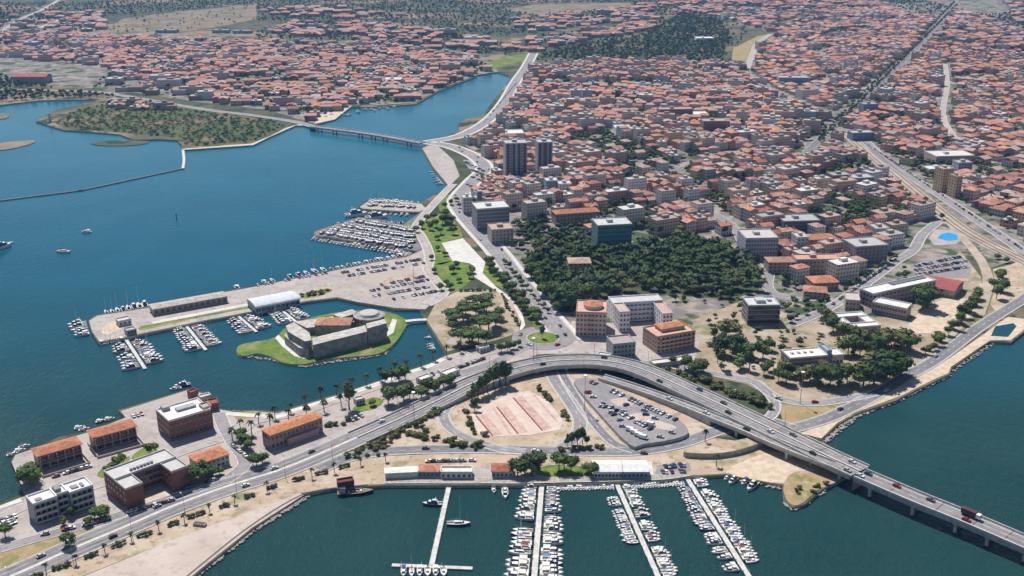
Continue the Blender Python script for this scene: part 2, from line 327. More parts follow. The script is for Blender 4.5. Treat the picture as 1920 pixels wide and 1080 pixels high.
sheet('dry_ground', [(1455,750),(1500,758),(1540,758),(1590,750),(1560,776),(1500,806),(1470,795)], .08, M_drygrass, 'dry grass between the coast road and the flyover')
sheet('beach', [(1360,886),(1400,862),(1450,848),(1500,852),(1530,868),(1540,880),(1500,888),(1467,906),(1420,900)], .10, M_sand, 'pale sandy beach beside the flyover', 2)
sheet('dry_ground', [(1472,932),(1470,905),(1490,885),(1530,885),(1560,900),(1540,912),(1508,941),(1487,948)], .14, M_drygrass, 'brown and green grassy spit by the flyover', 2)
sheet('beach', [(1690,742),(1750,712),(1778,700),(1783,688),(1840,649),(1857,638),(1895,638),(1920,618),(1935,600),(1890,594),(1840,630),(1780,672),(1700,716),(1600,768),(1560,790),(1500,812),(1540,822),(1570,793),(1605,773)], .08, M_sand, 'stony shore below the coast road')
sheet('basin', [(1858,630),(1866,612),(1900,606),(1906,612),(1890,632)], .11, M_sea, 'small walled water basin beside the coast road')
# town and country
TOWN = [(985,128),(1180,118),(1390,118),(1440,72),(1600,10),(2100,-10),(2100,440),(1925,480),(1850,505),(1830,470),(1800,520),(1700,560),(1600,600),(1480,610),(1400,600),(1330,640),(1200,690),(1130,680),(1070,640),(985,545),(925,470),(868,400),(862,370),(905,330),(912,300),(872,272),(930,238),(962,190)]
sheet('town_ground', TOWN, .03, M_townground, 'grey-brown ground of streets and yards in the main town')
sheet('town_ground', [(-400,60),(100,30),(300,60),(480,78),(700,75),(900,100),(935,134),(893,141),(825,167),(778,192),(718,197),(660,198),(625,220),(590,232),(500,205),(380,192),(240,172),(0,150),(-400,150)], .03, M_townground, 'ground of the far shore town')
sheet('field', [(190,60),(230,35),(330,22),(480,8),(480,36),(400,52),(290,66)], .05, M_field, 'dry brown field above the far town')
sheet('field', [(940,18),(1010,8),(1180,5),(1190,14),(1090,22),(1000,28)], .05, M_field, 'dry field at the edge of the far suburbs')
sheet('field', [(1372,112),(1375,90),(1420,68),(1452,62),(1418,84),(1406,116)], .06, M_drygrass, 'ochre field beside the white bend of road')
sheet('field', [(908,118),(960,104),(1000,100),(1000,112),(955,120),(920,132)], .06, M_lawn, 'green field at the head of the inlet')
sheet('beach', [(507,255),(535,240),(560,233),(590,236),(555,235),(505,257),(475,272),(342,281),(343,279),(472,269)], .06, M_sand, 'pale beach of the wooded spit')
sheet('beach', [(590,232),(600,215),(640,203),(660,198),(640,214),(628,224)], .06, M_sand, 'sandy bank where the old bridge lands')
sheet('beach', [(792,278),(815,268),(850,300),(862,330),(842,349),(836,342),(812,313)], .06, M_paving, 'paved waterside square by the beach bend', 0)
SPIT = [(105,232),(130,212),(200,195),(300,200),(400,208),(470,220),(540,232),(500,252),(470,266),(345,275),(330,258),(240,250),(150,243)]
sheet('scrub_ground', SPIT, .05, M_spit, 'low green-brown scrubby ground of the spit', 2)
sheet('car_park', [(1715,520),(1712,498),(1740,484),(1800,478),(1822,500),(1816,520),(1770,520)], .10, M_asphalt_pale, 'grey car park above the red-roofed gym')
sheet('car_park', [(868,300),(905,300),(916,322),(905,345),(880,360),(866,350),(885,325)], .07, M_asphalt_pale, 'waterfront car park below the tower blocks')
sheet('pool_deck', [(1742,447),(1752,431),(1798,431),(1806,447),(1792,458),(1752,460)], .10, M_paving, 'pale deck round the swimming pool')

# ------------------------------------------------------------------ roads
def lower(pts, k=.70): return [(a, b_, ZL + (z - ZL) * k) for a, b_, z in pts]
def path3(pts, n=4):
    """pts (px, py[, deck height]) -> smoothed world points"""
    W = []
    for p in pts:
        z = p[2] if len(p) > 2 else ZL
        x, y = G(p[0], p[1], z); W.append((x, y, z))
    return smooth(W, n)
def offsets(W, d):
    out = []
    for i, p in enumerate(W):
        a, c = W[max(0, i - 1)], W[min(len(W) - 1, i + 1)]
        dx, dy = c[0] - a[0], c[1] - a[1]; L = math.hypot(dx, dy) or 1
        dd = d[i] if isinstance(d, (list, tuple)) else d
        out.append((p[0] - dy / L * dd, p[1] + dx / L * dd, p[2]))
    return out
def ribbon(b, A, B, dz=0.0, m=0):
    for i in range(len(A) - 1):
        b.q((A[i][0], A[i][1], A[i][2] + dz), (B[i][0], B[i][1], B[i][2] + dz), (B[i + 1][0], B[i + 1][1], B[i + 1][2] + dz), (A[i + 1][0], A[i + 1][1], A[i + 1][2] + dz), m=m)
def dashes(b, W, off, wid, on, gap, dz):
    if on is None:
        ribbon(b, offsets(W, off - wid / 2)[::1], offsets(W, off + wid / 2), dz); 
        return
    C = offsets(W, off); pos = 0.0
    for i in range(len(C) - 1):
        a, c = Vector(C[i]), Vector(C[i + 1]); L = (c - a).length
        if L < .01: continue
        d = (c - a) / L; nrm = Vector((-d.y, d.x, 0)); s = 0.0
        while s < L:
            ph = (pos + s) % (on + gap)
            if ph < on:
                e = min(L, s + on - ph); p, q = a + d * s, a + d * e; up = Vector((0, 0, dz))
                b.q(p - nrm * wid / 2 + up, q - nrm * wid / 2 + up, q + nrm * wid / 2 + up, p + nrm * wid / 2 + up); s = e + 1e-3
            else: s += (on + gap) - ph
        pos += L
LIFT = [0]
def road(label, pts, width, m=None, lift=.16, lanes=2, n=4, name='road', kerb=True):
    LIFT[0] = (LIFT[0] + 1) % 9
    W = path3(pts, n); lift = lift + .006 * LIFT[0]; ROADS.append((W, width))
    b = MB(); A, B = offsets(W, width / 2), offsets(W, -width / 2)
    ribbon(b, A, B, lift); 
    o = tag(b.build(name, m or M_asphalt), label, name.replace('_', ' '), kind='structure')
    if kerb:
        k = MB()
        for s in (1, -1):
            i0, i1 = offsets(W, s * width / 2), offsets(W, s * (width / 2 + .5))
            if s > 0: ribbon(k, i1, i0, lift + .12)
            else: ribbon(k, i0, i1, lift + .12)
            ribbon(k, [(x, y, z) for x, y, z in i0], [(x, y, z + .12) for x, y, z in i0], lift)
        k.build('kerb', M_concrete_pale, o)
    if lanes:
        k = MB()
        for s in (1, -1): dashes(k, W, s * (width / 2 - .45), .22, None, 0, lift + .012)
        for j in range(1, lanes): dashes(k, W, -width / 2 + width * j / lanes, .2, 4, 5, lift + .012)
        k.build('lane_marking', M_line, o)['kind'] = 'stuff'
    return o, W
# the dual carriageway, then the flyover and the long bridge
CAUSE = [(-250,1200),(-120,1142),(40,1074),(130,1033),(230,991),(330,948),(430,912),(520,884),(595,854),(670,821)]
FLY = [(670,821,1.7),(745,788,2.6),(820,752,4.0),(880,722,5.6),(940,699,6.8),(1000,683,7.6),(1060,676,8.0),(1130,677,8.3),(1200,692,8.6),(1300,736,9.0),(1400,783,9.6),(1500,831,10.2),(1560,860,10.4),(1612,884,10.5)]; FLY = lower(FLY)
BRIDGE = [(1612,888,10.5),(1640,900,10.5),(1720,934,10.4),(1800,966,10.2),(1860,991,10.0),(1930,1021,9.6),(2060,1076,9),(2250,1160,8.6),(2700,1352,8.4),(3400,1650,8.2),(4600,2160,8)]; BRIDGE = lower(BRIDGE)
def worn(W, offs, dz, parent):
    for q in offs:
        b = MB(); ribbon(b, offsets(W, q + .95), offsets(W, q - .95), dz); b.build('worn_lane', M_wear, parent)
def carriage(label, pts, width, name='road', lanes=4, median=True, n=4, lift=.20):
    o, W = road(label, pts, width, M_asphalt_pale, lift, 0, n, name)
    k = MB(); zz = lift + .09
    if median:
        md = MB(); A, B = offsets(W, .8), offsets(W, -.8); ribbon(md, A, B, zz + .14)
        for S in (A, B): ribbon(md, S, [(x, y, z + .14) for x, y, z in S], zz)
        md.build('median', M_concrete_pale, o)
        for s in (1, -1):
            dashes(k, W, s * width * .27, .22, 4, 5, zz); dashes(k, W, s * (width / 2 - .5), .25, None, 0, zz); dashes(k, W, s * 1.25, .22, None, 0, zz)
    else:
        for s in (1, -1): dashes(k, W, s * (width / 2 - .6), .25, None, 0, zz)
        dashes(k, W, 0, .22, 4, 5, zz)
    k.build('lane_marking', M_line, o)['kind'] = 'stuff'
    if median: worn(W, [s * q for s in (1, -1) for q in (2.9, 6.2)], zz - .03, o)
    return o, W
carriage('pale grey dual carriageway along the waterfront', CAUSE, 16.5)
def viaduct(label, pts, width, solid_to, med, name='flyover', thick=1.5, n=4, piers=None):
    W = path3(pts, n); N = len(W)
    root = thing(name, label, 'bridge', (W[0][0], W[0][1], 0)); ox, oy = W[0][0], W[0][1]
    W = [(x - ox, y - oy, z) for x, y, z in W]
    A, B = offsets(W, width / 2), offsets(W, -width / 2)
    b = MB(); ribbon(b, A, B, .02)
    b.build('deck', M_asphalt_pale, root)
    def low(i, z): return ZL - .2 if i <= solid_to * n else z - thick
    for S, sg in ((A, 1), (B, -1)):
        sd = MB(); E = offsets(W, sg * (width / 2 + .35))
        for i in range(N - 1):
            z0, z1 = low(i, S[i][2]), low(i + 1, S[i + 1][2])
            if i == solid_to * n: z0 = S[i][2] - thick
            sd.q((E[i][0], E[i][1], z0), (E[i + 1][0], E[i + 1][1], z1), (E[i + 1][0], E[i + 1][1], E[i + 1][2] - .1), (E[i][0], E[i][1], E[i][2] - .1))
        sd.build('side_wall', M_concrete, root)
        pr = MB(); I = offsets(W, sg * (width / 2 - .05))
        for i in range(N - 1):
            e0, e1, i0, i1 = E[i], E[i + 1], I[i], I[i + 1]
            pr.q((e0[0], e0[1], e0[2] - .12), (e1[0], e1[1], e1[2] - .12), (e1[0], e1[1], e1[2] + .95), (e0[0], e0[1], e0[2] + .95))
            pr.q((i0[0], i0[1], i0[2]), (i1[0], i1[1], i1[2]), (i1[0], i1[1], i1[2] + .95), (i0[0], i0[1], i0[2] + .95))
            pr.q((e0[0], e0[1], e0[2] + .95), (e1[0], e1[1], e1[2] + .95), (i1[0], i1[1], i1[2] + .95), (i0[0], i0[1], i0[2] + .95))
        pr.build('parapet', M_concrete_pale, root)
    un = MB()
    for i in range(solid_to * n, N - 1):
        un.q((A[i][0], A[i][1], A[i][2] - thick), (A[i + 1][0], A[i + 1][1], A[i + 1][2] - thick), (B[i + 1][0], B[i + 1][1], B[i + 1][2] - thick), (B[i][0], B[i][1], B[i][2] - thick))
    for i in (solid_to * n, N - 1):
        un.q((A[i][0], A[i][1], -2), (B[i][0], B[i][1], -2), (B[i][0], B[i][1], B[i][2] - .05), (A[i][0], A[i][1], A[i][2] - .05)) if i < N - 1 else None
    if un.f: un.build('underside', M_concrete, root)
    k = MB()
    if med:
        md = MB(); a_, b_ = offsets(W, .45), offsets(W, -.45); ribbon(md, a_, b_, .7)
        for S in (a_, b_): ribbon(md, S, [(x, y, z + .7) for x, y, z in S], .02)
        md.build('median', M_concrete_pale, root)
        for s in (1, -1):
            dashes(k, W, s * width * .26, .22, 4, 5, .05); dashes(k, W, s * (width / 2 - .9), .25, None, 0, .05); dashes(k, W, s * 1.0, .22, None, 0, .05)
    else:
        for s in (1, -1): dashes(k, W, s * (width / 2 - 1.6), .22, None, 0, .05)
        dashes(k, W, 0, .2, 4, 5, .05)
    k.build('lane_marking', M_line, root)['kind'] = 'stuff'
    worn(W, [s * q for s in (1, -1) for q in (2.6, 5.6)] if med else ([1.9, -1.9] if width > 8 else [0]), .035, root)
    for i in range(solid_to * n + 2, N - 1, max(1, n)):
        jt = MB(); d = (Vector(W[i + 1]) - Vector(W[i])).normalized(); nr = Vector((-d.y, d.x, 0)) * (width / 2 - .1); c = Vector(W[i]) + Vector((0, 0, .045)); jt.q(c + nr - d * .2, c - nr - d * .2, c - nr + d * .2, c + nr + d * .2); jt.build('expansion_joint', M_dark, root)
    for i in (piers or []):
        i = int(i * n)
        d = (Vector(W[min(N - 1, i + 1)]) - Vector(W[i - 1])).normalized(); nr = Vector((-d.y, d.x, 0))
        c = Vector(W[i]); zt = c.z - thick
        cb = MB(); hw = width * .42
        cs = [c + nr * hw + d * .9, c - nr * hw + d * .9, c - nr * hw - d * .9, c + nr * hw - d * .9]
        cb.prism([(p.x, p.y) for p in cs], zt - 1.2, zt + .02); cb.build('crosshead', M_concrete, root)
        for s in ((-1, 1) if width < 13 else (-1, 0, 1)):
            q = c + nr * s * hw * .7; pc = MB(); pc.cyl(q.x, q.y, -2.5, zt - 1.15, .85, n=10); pc.build('pier', M_concrete_pale, root)
    return root, [(x + ox, y + oy, z) for x, y, z in W]
fly, FLYW = viaduct('wide grey concrete flyover curving past the roundabout to the long bridge', FLY, 16.0, 4, True, thick=1.9, piers=[5.2, 6.1, 7.2, 8.1, 9.0, 9.8, 10.4, 11, 11.7, 12.5])
brg, BRGW = viaduct('long narrow two-lane sea bridge running off beyond the flyover', BRIDGE, 11.0, 0, False, 'sea_bridge', thick=2.2, piers=[1.2, 2.2, 3.2, 4.2, 5.0, 5.5, 6.1, 6.6, 7.2, 7.5, 7.8, 8.2, 8.5, 8.75, 9.2, 9.5, 9.75])
RAMP = [(1128,707,3.2),(1195,728,4.2),(1275,756,6.0),(1340,782,7.8),(1400,806,9.0),(1450,828,9.7),(1510,852,10.05),(1560,871,10.2)]; RAMP = lower(RAMP)
ramp, RAMPW = viaduct('narrow concrete slip ramp climbing to join the flyover', RAMP, 6.5, 3, False, 'slip_ramp', piers=[3.8, 4.6, 5.5])
road('grey slip road running between soil banks and the marina', [(600,880),(645,861),(695,850),(770,844),(900,842),(1000,845),(1100,847),(1180,847),(1240,840),(1290,828),(1325,815),(1375,800),(1440,790),(1487,804)], 9)
road('loop road round the pink bowls court', [(985,848),(940,843),(905,832),(870,820),(843,803),(832,783),(838,766),(856,750),(885,738)], 6.5, M_asphalt_pale)
road('straight road dropping from under the flyover', [(1030,690),(1040,712),(1060,742),(1080,772),(1088,795),(1078,822),(1050,842)], 8, M_asphalt_pale)
road('outer lane beside the retaining wall', [(1050,690),(1062,716),(1096,770),(1130,812),(1155,834),(1190,846)], 6, M_asphalt)
road('coast road curving round the bay', [(1487,804),(1560,781),(1640,741),(1700,706),(1760,671),(1830,618),(1890,579),(1925,557),(2000,500),(2150,430)], 9)
road('side road between the wooded bank and the coast road', [(1110,668),(1200,680),(1280,690),(1362,706),(1412,716),(1440,736),(1462,748),(1500,756),(1540,756),(1592,748),(1640,738)], 7, M_asphalt_pale)
road('short link road passing beneath the flyover', [(1440,738),(1453,756),(1450,775),(1432,790),(1400,800)], 6, M_asphalt_pale)
AVE = [(1065,640),(1050,620),(1022,588),(995,553),(962,512),(930,470),(893,430),(866,398),(858,375),(885,342),(908,318),(898,300),(870,284),(838,273),(800,267)]
road('tree-lined waterfront avenue from roundabout to tower blocks', AVE, 15, M_asphalt_pale, lanes=4)
road('road along the inlet shore', [(800,267),(865,254),(915,226),(945,192),(968,152),(985,128),(1000,100)], 14, M_asphalt_pale)
road('quayside road between the boatyard and the lawns', [(800,462),(806,485),(802,505),(815,525),(832,545),(822,560),(800,572)], 8, M_paving)
road('quayside road past the small boat pier', [(800,462),(788,440),(780,425),(800,398),(830,365),(850,345)], 8, M_paving)
road('pale road along the promenade', [(-100,1005),(0,972),(60,945),(200,905),(290,868),(370,838),(440,815),(480,790),(560,775),(640,748),(720,722),(800,700),(880,672),(940,655),(985,645)], 6, M_paving, lanes=0)
road('service road past the orange-roofed hall', [(420,905),(460,870),(440,835),(420,800),(410,775)], 7, M_asphalt_pale, lanes=0)
road('frontage road in front of the brick block', [(0,1030),(90,1004),(220,968),(330,932),(430,900)], 6, M_asphalt_pale, lanes=0)
road('approach road beneath the flyover', [(985,650),(960,662),(935,676),(900,690),(860,702),(780,730)], 7, M_asphalt_pale, lanes=0)
road('road over the old bridge and the far causeway', [(588,238),(555,229),(470,216),(380,205),(240,181),(170,172),(0,168),(-200,168)], 11, M_asphalt_pale)
RAILW = [(1590,250),(1627,284),(1700,345),(1790,418),(1850,455),(1925,492),(2050,560)]
road('railway bed of beige ballast cutting through the town', RAILW, 19, M_ballast, .12, 0, name='railway_bed', kerb=False)
road('branch of beige railway bed curving to the coast', [(1770,404),(1800,440),(1830,475),(1848,505),(1852,535),(1835,590)], 8, M_ballast, .10, 0, name='railway_bed', kerb=False)
for k, off in enumerate((-6, -1.5, 4, 8)):
    W = path3(RAILW); b = MB(); ribbon(b, offsets(W, off + .75), offsets(W, off - .75), .24)
    tag(b.build('railway_track', mat('track', (.16, .12, .10), var=.3, scale=1)), ONES[k + 1] + ' brown rail track on the ballast bed, counted from the town side', 'railway track', 'railway tracks', 'structure')
road('busy grey road beside the railway', [(1620,262),(1660,300),(1740,352),(1820,405),(1880,445),(1925,478)], 12, M_asphalt_pale)
road('avenue ending by the red-roofed gym', [(1480,610),(1530,590),(1580,562),(1640,520),(1680,490),(1712,470),(1730,440),(1760,415)], 9, M_asphalt_pale)
road('straight boulevard running up through the town', [(1500,300),(1530,268),(1625,176),(1710,101),(1757,48),(1790,6),(1800,-10)], 9, M_asphalt, lanes=0)
road('pale street through the eastern quarter', [(1772,120),(1776,160),(1768,215),(1790,260)], 7, M_paving, lanes=0)
road('white bending road by the ochre field', [(1400,128),(1412,100),(1420,82),(1445,64)], 11, M_paving, lanes=0)
road('angled street behind the old market', [(1395,135),(1450,170),(1500,195),(1560,215)], 12, M_asphalt_pale, lanes=0)
road('street at the head of the park', [(1560,560),(1480,560),(1440,540),(1440,500),(1395,460),(1370,420),(1300,380)], 8, M_asphalt_pale, lanes=0)
road('main street of the old town', [(895,425),(1000,400),(1120,370),(1230,335),(1320,300),(1440,275)], 6, M_asphalt, lanes=0)
road('country road in the far west', [(0,62),(40,35),(80,18),(110,0)], 12, M_paving, lanes=0)
road('yellowish lane towards the far field', [(75,52),(120,35),(160,30)], 9, M_sand, lanes=0)
road('paved walk along the marina quay wall', [(722,902),(850,901),(965,902),(1060,900),(1155,898),(1240,895),(1290,888)], 4.5, M_stone_quay, .16, 0, name='quay_walk')
sheet('lawn', [(1000,884),(1030,872),(1100,876),(1108,892),(1030,894)], .14, M_lawn, 'green patch beside the marquees', 2)
sheet('car_park', [(1228,892),(1232,872),(1292,868),(1296,882),(1270,890)], .13, M_asphalt_pale, 'small grey car park on the marina quay')
sheet('quay_paving', [(726,902),(728,880),(900,876),(962,872),(964,900)], .12, M_paving, 'pale yard of the marina kiosks')
sheet('quay_paving', [(1110,892),(1112,866),(1222,866),(1226,892)], .12, M_paving_white, 'pale yard of the marquees')
road('white promenade along the water edge', [(425,776),(470,779),(522,781),(545,772),(637,744),(715,718),(770,698),(807,686),(832,673)], 4.5, M_paving_white, .19, 0, name='promenade', kerb=False)
road('white quayside walk on the western shore', [(-60,972),(0,952),(40,938)], 3.5, M_paving_white, .19, 0, name='promenade', kerb=False)
sheet('verge', [(1822,470),(1842,476),(1862,506),(1866,540),(1846,600),(1800,640),(1780,650),(1830,590),(1842,545),(1838,505)], .07, M_verge, 'green overgrown railway embankment')
for W, wd_ in list(ROADS):
    if wd_ in (15, 14):
        for s in (1, -1):
            k = MB(); A_, B_ = offsets(W, s * (wd_ / 2 + .5)), offsets(W, s * (wd_ / 2 + 3.2)); ribbon(k, A_, B_, .30) if s < 0 else ribbon(k, B_, A_, .30)
            tag(k.build('pavement', M_concrete_pale), ('seaward ' if s > 0 else 'town-side ') + ('pavement of the tree-lined avenue' if wd_ == 15 else 'pavement of the inlet road'), 'pavement', kind='structure')
road('dark drainage line along the concrete apron', [(250,1165),(352,1080),(462,992),(548,937),(600,919),(690,909)], .9, M_dark, .14, 0, name='apron_drain', kerb=False)
# roundabout
rc = G(1018, 634); ring = lambda r, n=40: [(rc[0] + r * math.cos(2 * math.pi * k / n), rc[1] + r * math.sin(2 * math.pi * k / n)) for k in range(n)]
b = MB(); b.prism(ring(21), ZL, ZL + .235); tag(b.build('roundabout', M_asphalt_pale), 'grey ring of the roundabout before the flyover', 'road', kind='structure')
b = MB(); b.prism(ring(10.8), ZL, ZL + .36); o = tag(b.build('roundabout_island', M_lawn), 'round green island in the roundabout', 'island', kind='structure')
k = MB(); pts = ring(11.2); pin = ring(10.7)
for i in range(40): j = (i + 1) % 40; k.q((*pts[i], ZL + .40), (*pts[j], ZL + .40), (*pin[j], ZL + .40), (*pin[i], ZL + .40)); k.q((*pts[i], ZL + .2), (*pts[j], ZL + .2), (*pts[j], ZL + .40), (*pts[i], ZL + .40))
k.build('kerb', M_concrete_pale, o)
sheet('lawn', [(990,585),(1000,590),(1016,614),(1004,618),(998,604)], .40, M_lawn, 'green wedge above the roundabout', 2)

# raised car park with its retaining wall
CP = [(1076,716),(1104,709),(1128,716),(1195,748),(1245,770),(1280,793),(1290,812),(1258,824),(1207,832),(1180,833),(1120,770)]
ZP = ZL + 2.2
pg = [G(x, y, ZP) for x, y in smooth(CP, 3, True)]
b = MB(); b.prism(pg, ZL - .1, ZP, m=1, mtop=0)
tag(b.build('car_park', [M_asphalt_pale, M_concrete]), 'raised grey car park held by a concrete wall in the interchange', 'car park', kind='structure')
for s, (a, c) in enumerate([((1160,752),(1178,756)), ((1195,778),(1215,786)), ((1222,792),(1240,800)), ((1240,796),(1262,805))]):
    x, y = G((a[0] + c[0]) / 2, (a[1] + c[1]) / 2, ZP); rr = (6, 5.5, 5, 4)[s]
    b = MB(); b.prism([(x + rr * (1.2 + .2 * math.sin(3 * t + s)) * math.cos(t), y + rr * math.sin(t)) for t in [2 * math.pi * k / 18 for k in range(18)]], ZP - .02, ZP + .02 + .012 * s)
    tag(b.build('gravel_patch', M_slab), ONES[s + 1] + ' sandy patch in the raised car park, counted from the flyover', 'gravel patch', 'sandy car park patches', 'structure')
# pink bowls court
COURT = [(878,782),(910,760),(958,738),(992,733),(1028,752),(1056,790),(1050,806),(995,816),(902,820)]
M_court = mottled('court_pink', [((.56, .44, .375), 0, 0), ((.62, .525, .46), .42, .62), ((.50, .38, .32), .52, .66)], [0, .1, .3])
sheet('bowls_court', COURT, .16, M_court, 'pale pink surfaced court inside the loop road')
M_cstripe = mat('court_red', (.50, .345, .295), var=.22, scale=.3); M_cdark = mat('court_maroon', (.25, .09, .075), var=.2)
for s, (x0, y0, x1, y1, w) in enumerate([(903,778,935,816,5), (942,762,982,812,5), (972,744,1028,806,5), (925,765,958,815,1.6), (1000,740,1044,790,1.4)]):
    W = [(*G(x0, y0), ZL), (*G((x0 + x1) / 2, (y0 + y1) / 2), ZL), (*G(x1, y1), ZL)]
    b = MB(); ribbon(b, offsets(W, w / 2), offsets(W, -w / 2), .20)
    o = tag(b.build('court_lane', M_cstripe), ONES[s + 1] + ' reddish lane of the bowls court', 'court lane', 'lanes of the bowls court', 'structure')
    if s < 3:
        b = MB(); C = offsets(W, -w / 2 - .9); ribbon(b, offsets(C, .55), offsets(C, -.55), .22); b.build('drain_strip', M_cdark, o)
# ochre bank with the concrete wall beside the beach
pg = [G(x, y, ZL + 3) for x, y in smooth([(1286,848),(1340,850),(1390,842),(1432,826),(1420,818),(1370,828),(1330,836),(1290,842)], 3, True)]
b = MB(); b.prism(pg, ZL - .1, ZL + 3, m=1, mtop=0)
tag(b.build('embankment', [M_soil, M_concrete]), 'ochre embankment faced with a concrete wall by the beach', 'embankment', kind='structure')
# ------------------------------------------------------------------ helpers for placing
def proj(x, y, z):
    dx, dy, dz = x, y, z - HCAM
    d = dy * cp - dz * sp_; up = dy * sp_ + dz * cp
    return 960 + FPX * dx / d, 540 - FPX * up / d
def height_at(px, py_base, py_top, z0=ZL):
    x, y = G(px, py_base, z0); lo, hi = 0.0, 120.0
    for _ in range(30):
        m = (lo + hi) / 2
        if proj(x, y, z0 + m)[1] > py_top: lo = m
        else: hi = m
    return lo
FOOT = []                                    # footprints that the town must keep clear of
def frame_of(A, B, C, z):
    """three roof corners (front-left, front-right, back-right) on plane z -> origin, angle, width, depth"""
    a, b_, c = Vector(G(*A, z)), Vector(G(*B, z)), Vector(G(*C, z))
    u = (b_ - a); w = u.length; u.normalize(); v = Vector((-u.y, u.x)); d = max(4.0, (c - b_).dot(v))
    return a, math.atan2(u.y, u.x), w, d
WIN = {}
def win_mesh(kind):
    if kind not in WIN:
        b = MB(); b.box(-.5, .5, -.06, 0, 0, 1, m=0); b.box(-.6, .6, -.12, 0, -.1, 0, m=1); WIN[kind] = b.mesh('window', [M_glass, M_frame])
    return WIN[kind]
def windows(root, w, d, h, floors, bays, sidebays, ww=1.3, wh=1.5, base=.9, x0=0, y0=0, faces='FLR', z0=0):
    fh = (h - .4) / floors
    for f in range(floors):
        z = z0 + f * fh + base
        def put(x, y, rz):
            o = link('window', win_mesh('w'), root, (x, y, z)); o.rotation_euler = (0, 0, rz); o.scale = (ww, 1, min(wh, fh * .6))
        if 'F' in faces:
            for k in range(bays): put(x0 + w * (k + .5) / bays, y0, 0)
        for k in range(sidebays):
            if 'L' in faces: put(x0, y0 + d * (k + .5) / sidebays, -math.pi / 2)
            if 'R' in faces: put(x0 + w, y0 + d * (k + .5) / sidebays, math.pi / 2)
def roof_mb(w, d, h, kind, eave=.5, pitch=.30, x0=0, y0=0):
    b = MB(); X0, X1, Y0, Y1 = x0 - eave, x0 + w + eave, y0 - eave, y0 + d + eave; W, D = X1 - X0, Y1 - Y0
    if kind in ('hip', 'gable'):
        long_x = W >= D; half = min(W, D) / 2; rz = h + half * pitch * 2 * .5 + .15; ins = half if kind == 'hip' else 0
        if kind == 'hip' and abs(W - D) < 1: ins = half * .8
        if long_x: r0, r1 = (X0 + ins, (Y0 + Y1) / 2, rz), (X1 - ins, (Y0 + Y1) / 2, rz)
        else: r0, r1 = ((X0 + X1) / 2, Y0 + ins, rz), ((X0 + X1) / 2, Y1 - ins, rz)
        c = [(X0, Y0, h), (X1, Y0, h), (X1, Y1, h), (X0, Y1, h)]; e = [(x, y, h - .22) for x, y, _ in c]
        if long_x: b.q(c[0], c[1], r1, r0); b.q(c[2], c[3], r0, r1); b.q(c[1], c[2], r1); b.q(c[3], c[0], r0)
        else: b.q(c[1], c[2], r1, r0); b.q(c[3], c[0], r0, r1); b.q(c[0], c[1], r0); b.q(c[2], c[3], r1)
        for i in range(4): j = (i + 1) % 4; b.q(e[i], e[j], c[j], c[i])
        b.q(e[3], e[2], e[1], e[0])
    elif kind == 'flat':
        t = .35; b.q((x0 + t, y0 + t, h), (x0 + w - t, y0 + t, h), (x0 + w - t, y0 + d - t, h), (x0 + t, y0 + d - t, h))
    return b
def parapet_mb(w, d, h, x0=0, y0=0, t=.35, ph=.8):
    b = MB()
    b.box(x0 - .05, x0 + w + .05, y0 - .05, y0 + t, h - .3, h + ph); b.box(x0 - .05, x0 + w + .05, y0 + d - t, y0 + d + .05, h - .3, h + ph)
    b.box(x0 - .05, x0 + t, y0 + t, y0 + d - t, h - .3, h + ph); b.box(x0 + w - t, x0 + w + .05, y0 + t, y0 + d - t, h - .3, h + ph)
    return b
def colour(o, c): o.color = (*c, 1); return o
def wing(root, x0, y0, w, d, h, roof, wallc, roofc, floors, bays, sb, faces='FLR', z0=0, pitch=.30, ww=1.3, wh=1.5, trimc=None, wallm=None, roofm=None, eave=.5, nm=''):
    b = MB(); b.box(x0, x0 + w, y0, y0 + d, z0 - 1.2, z0 + h - (0 if roof != 'flat' else .01)); colour(b.build('wall', wallm or M_objwall, root), wallc)
    if roof == 'flat':
        colour(roof_mb(w, d, z0 + h + .02, 'flat', x0=x0, y0=y0).build('roof', roofm or M_objwall, root), roofc)
        colour(parapet_mb(w, d, z0 + h, x0, y0).build('parapet', wallm or M_objwall, root), trimc or roofc)
    else:
        colour(roof_mb(w, d, z0 + h, roof, eave, pitch, x0, y0).build('roof', roofm or M_objroof, root), roofc)
    if floors: windows(root, w, d, h, floors, bays, sb, ww, wh, x0=x0, y0=y0, faces=faces, z0=z0)
def rooftop(root, spots, h, c=(.45, .45, .45), nm='roof_unit'):
    for (x, y, w, d, z) in spots:
        b = MB(); b.box(x, x + w, y, y + d, h, h + z); colour(b.build(nm, M_objwall, root), c)
def start(name, label, cat, A, B, C, h, group=None):
    a, ang, w, d = frame_of(A, B, C, ZL + h)
    root = thing(name, label, cat, (a.x, a.y, ZL + .06), ang, group)
    u = Vector((math.cos(ang), math.sin(ang))); v = Vector((-u.y, u.x))
    FOOT.append([tuple(a - u * 3 - v * 3), tuple(a + u * (w + 3) - v * 3), tuple(a + u * (w + 3) + v * (d + 3)), tuple(a - u * 3 + v * (d + 3))])
    return root, w, d
TERRA = (.52, .215, .12); TERRA2 = (.46, .20, .13); PINKW = (.50, .33, .30); BRICK = (.27, .125, .095); CREAM = (.55, .48, .38); WHITE = (.70, .69, .67); GREYW = (.42, .42, .43)
STONE = (.30, .29, .29); PALE = (.60, .58, .55)

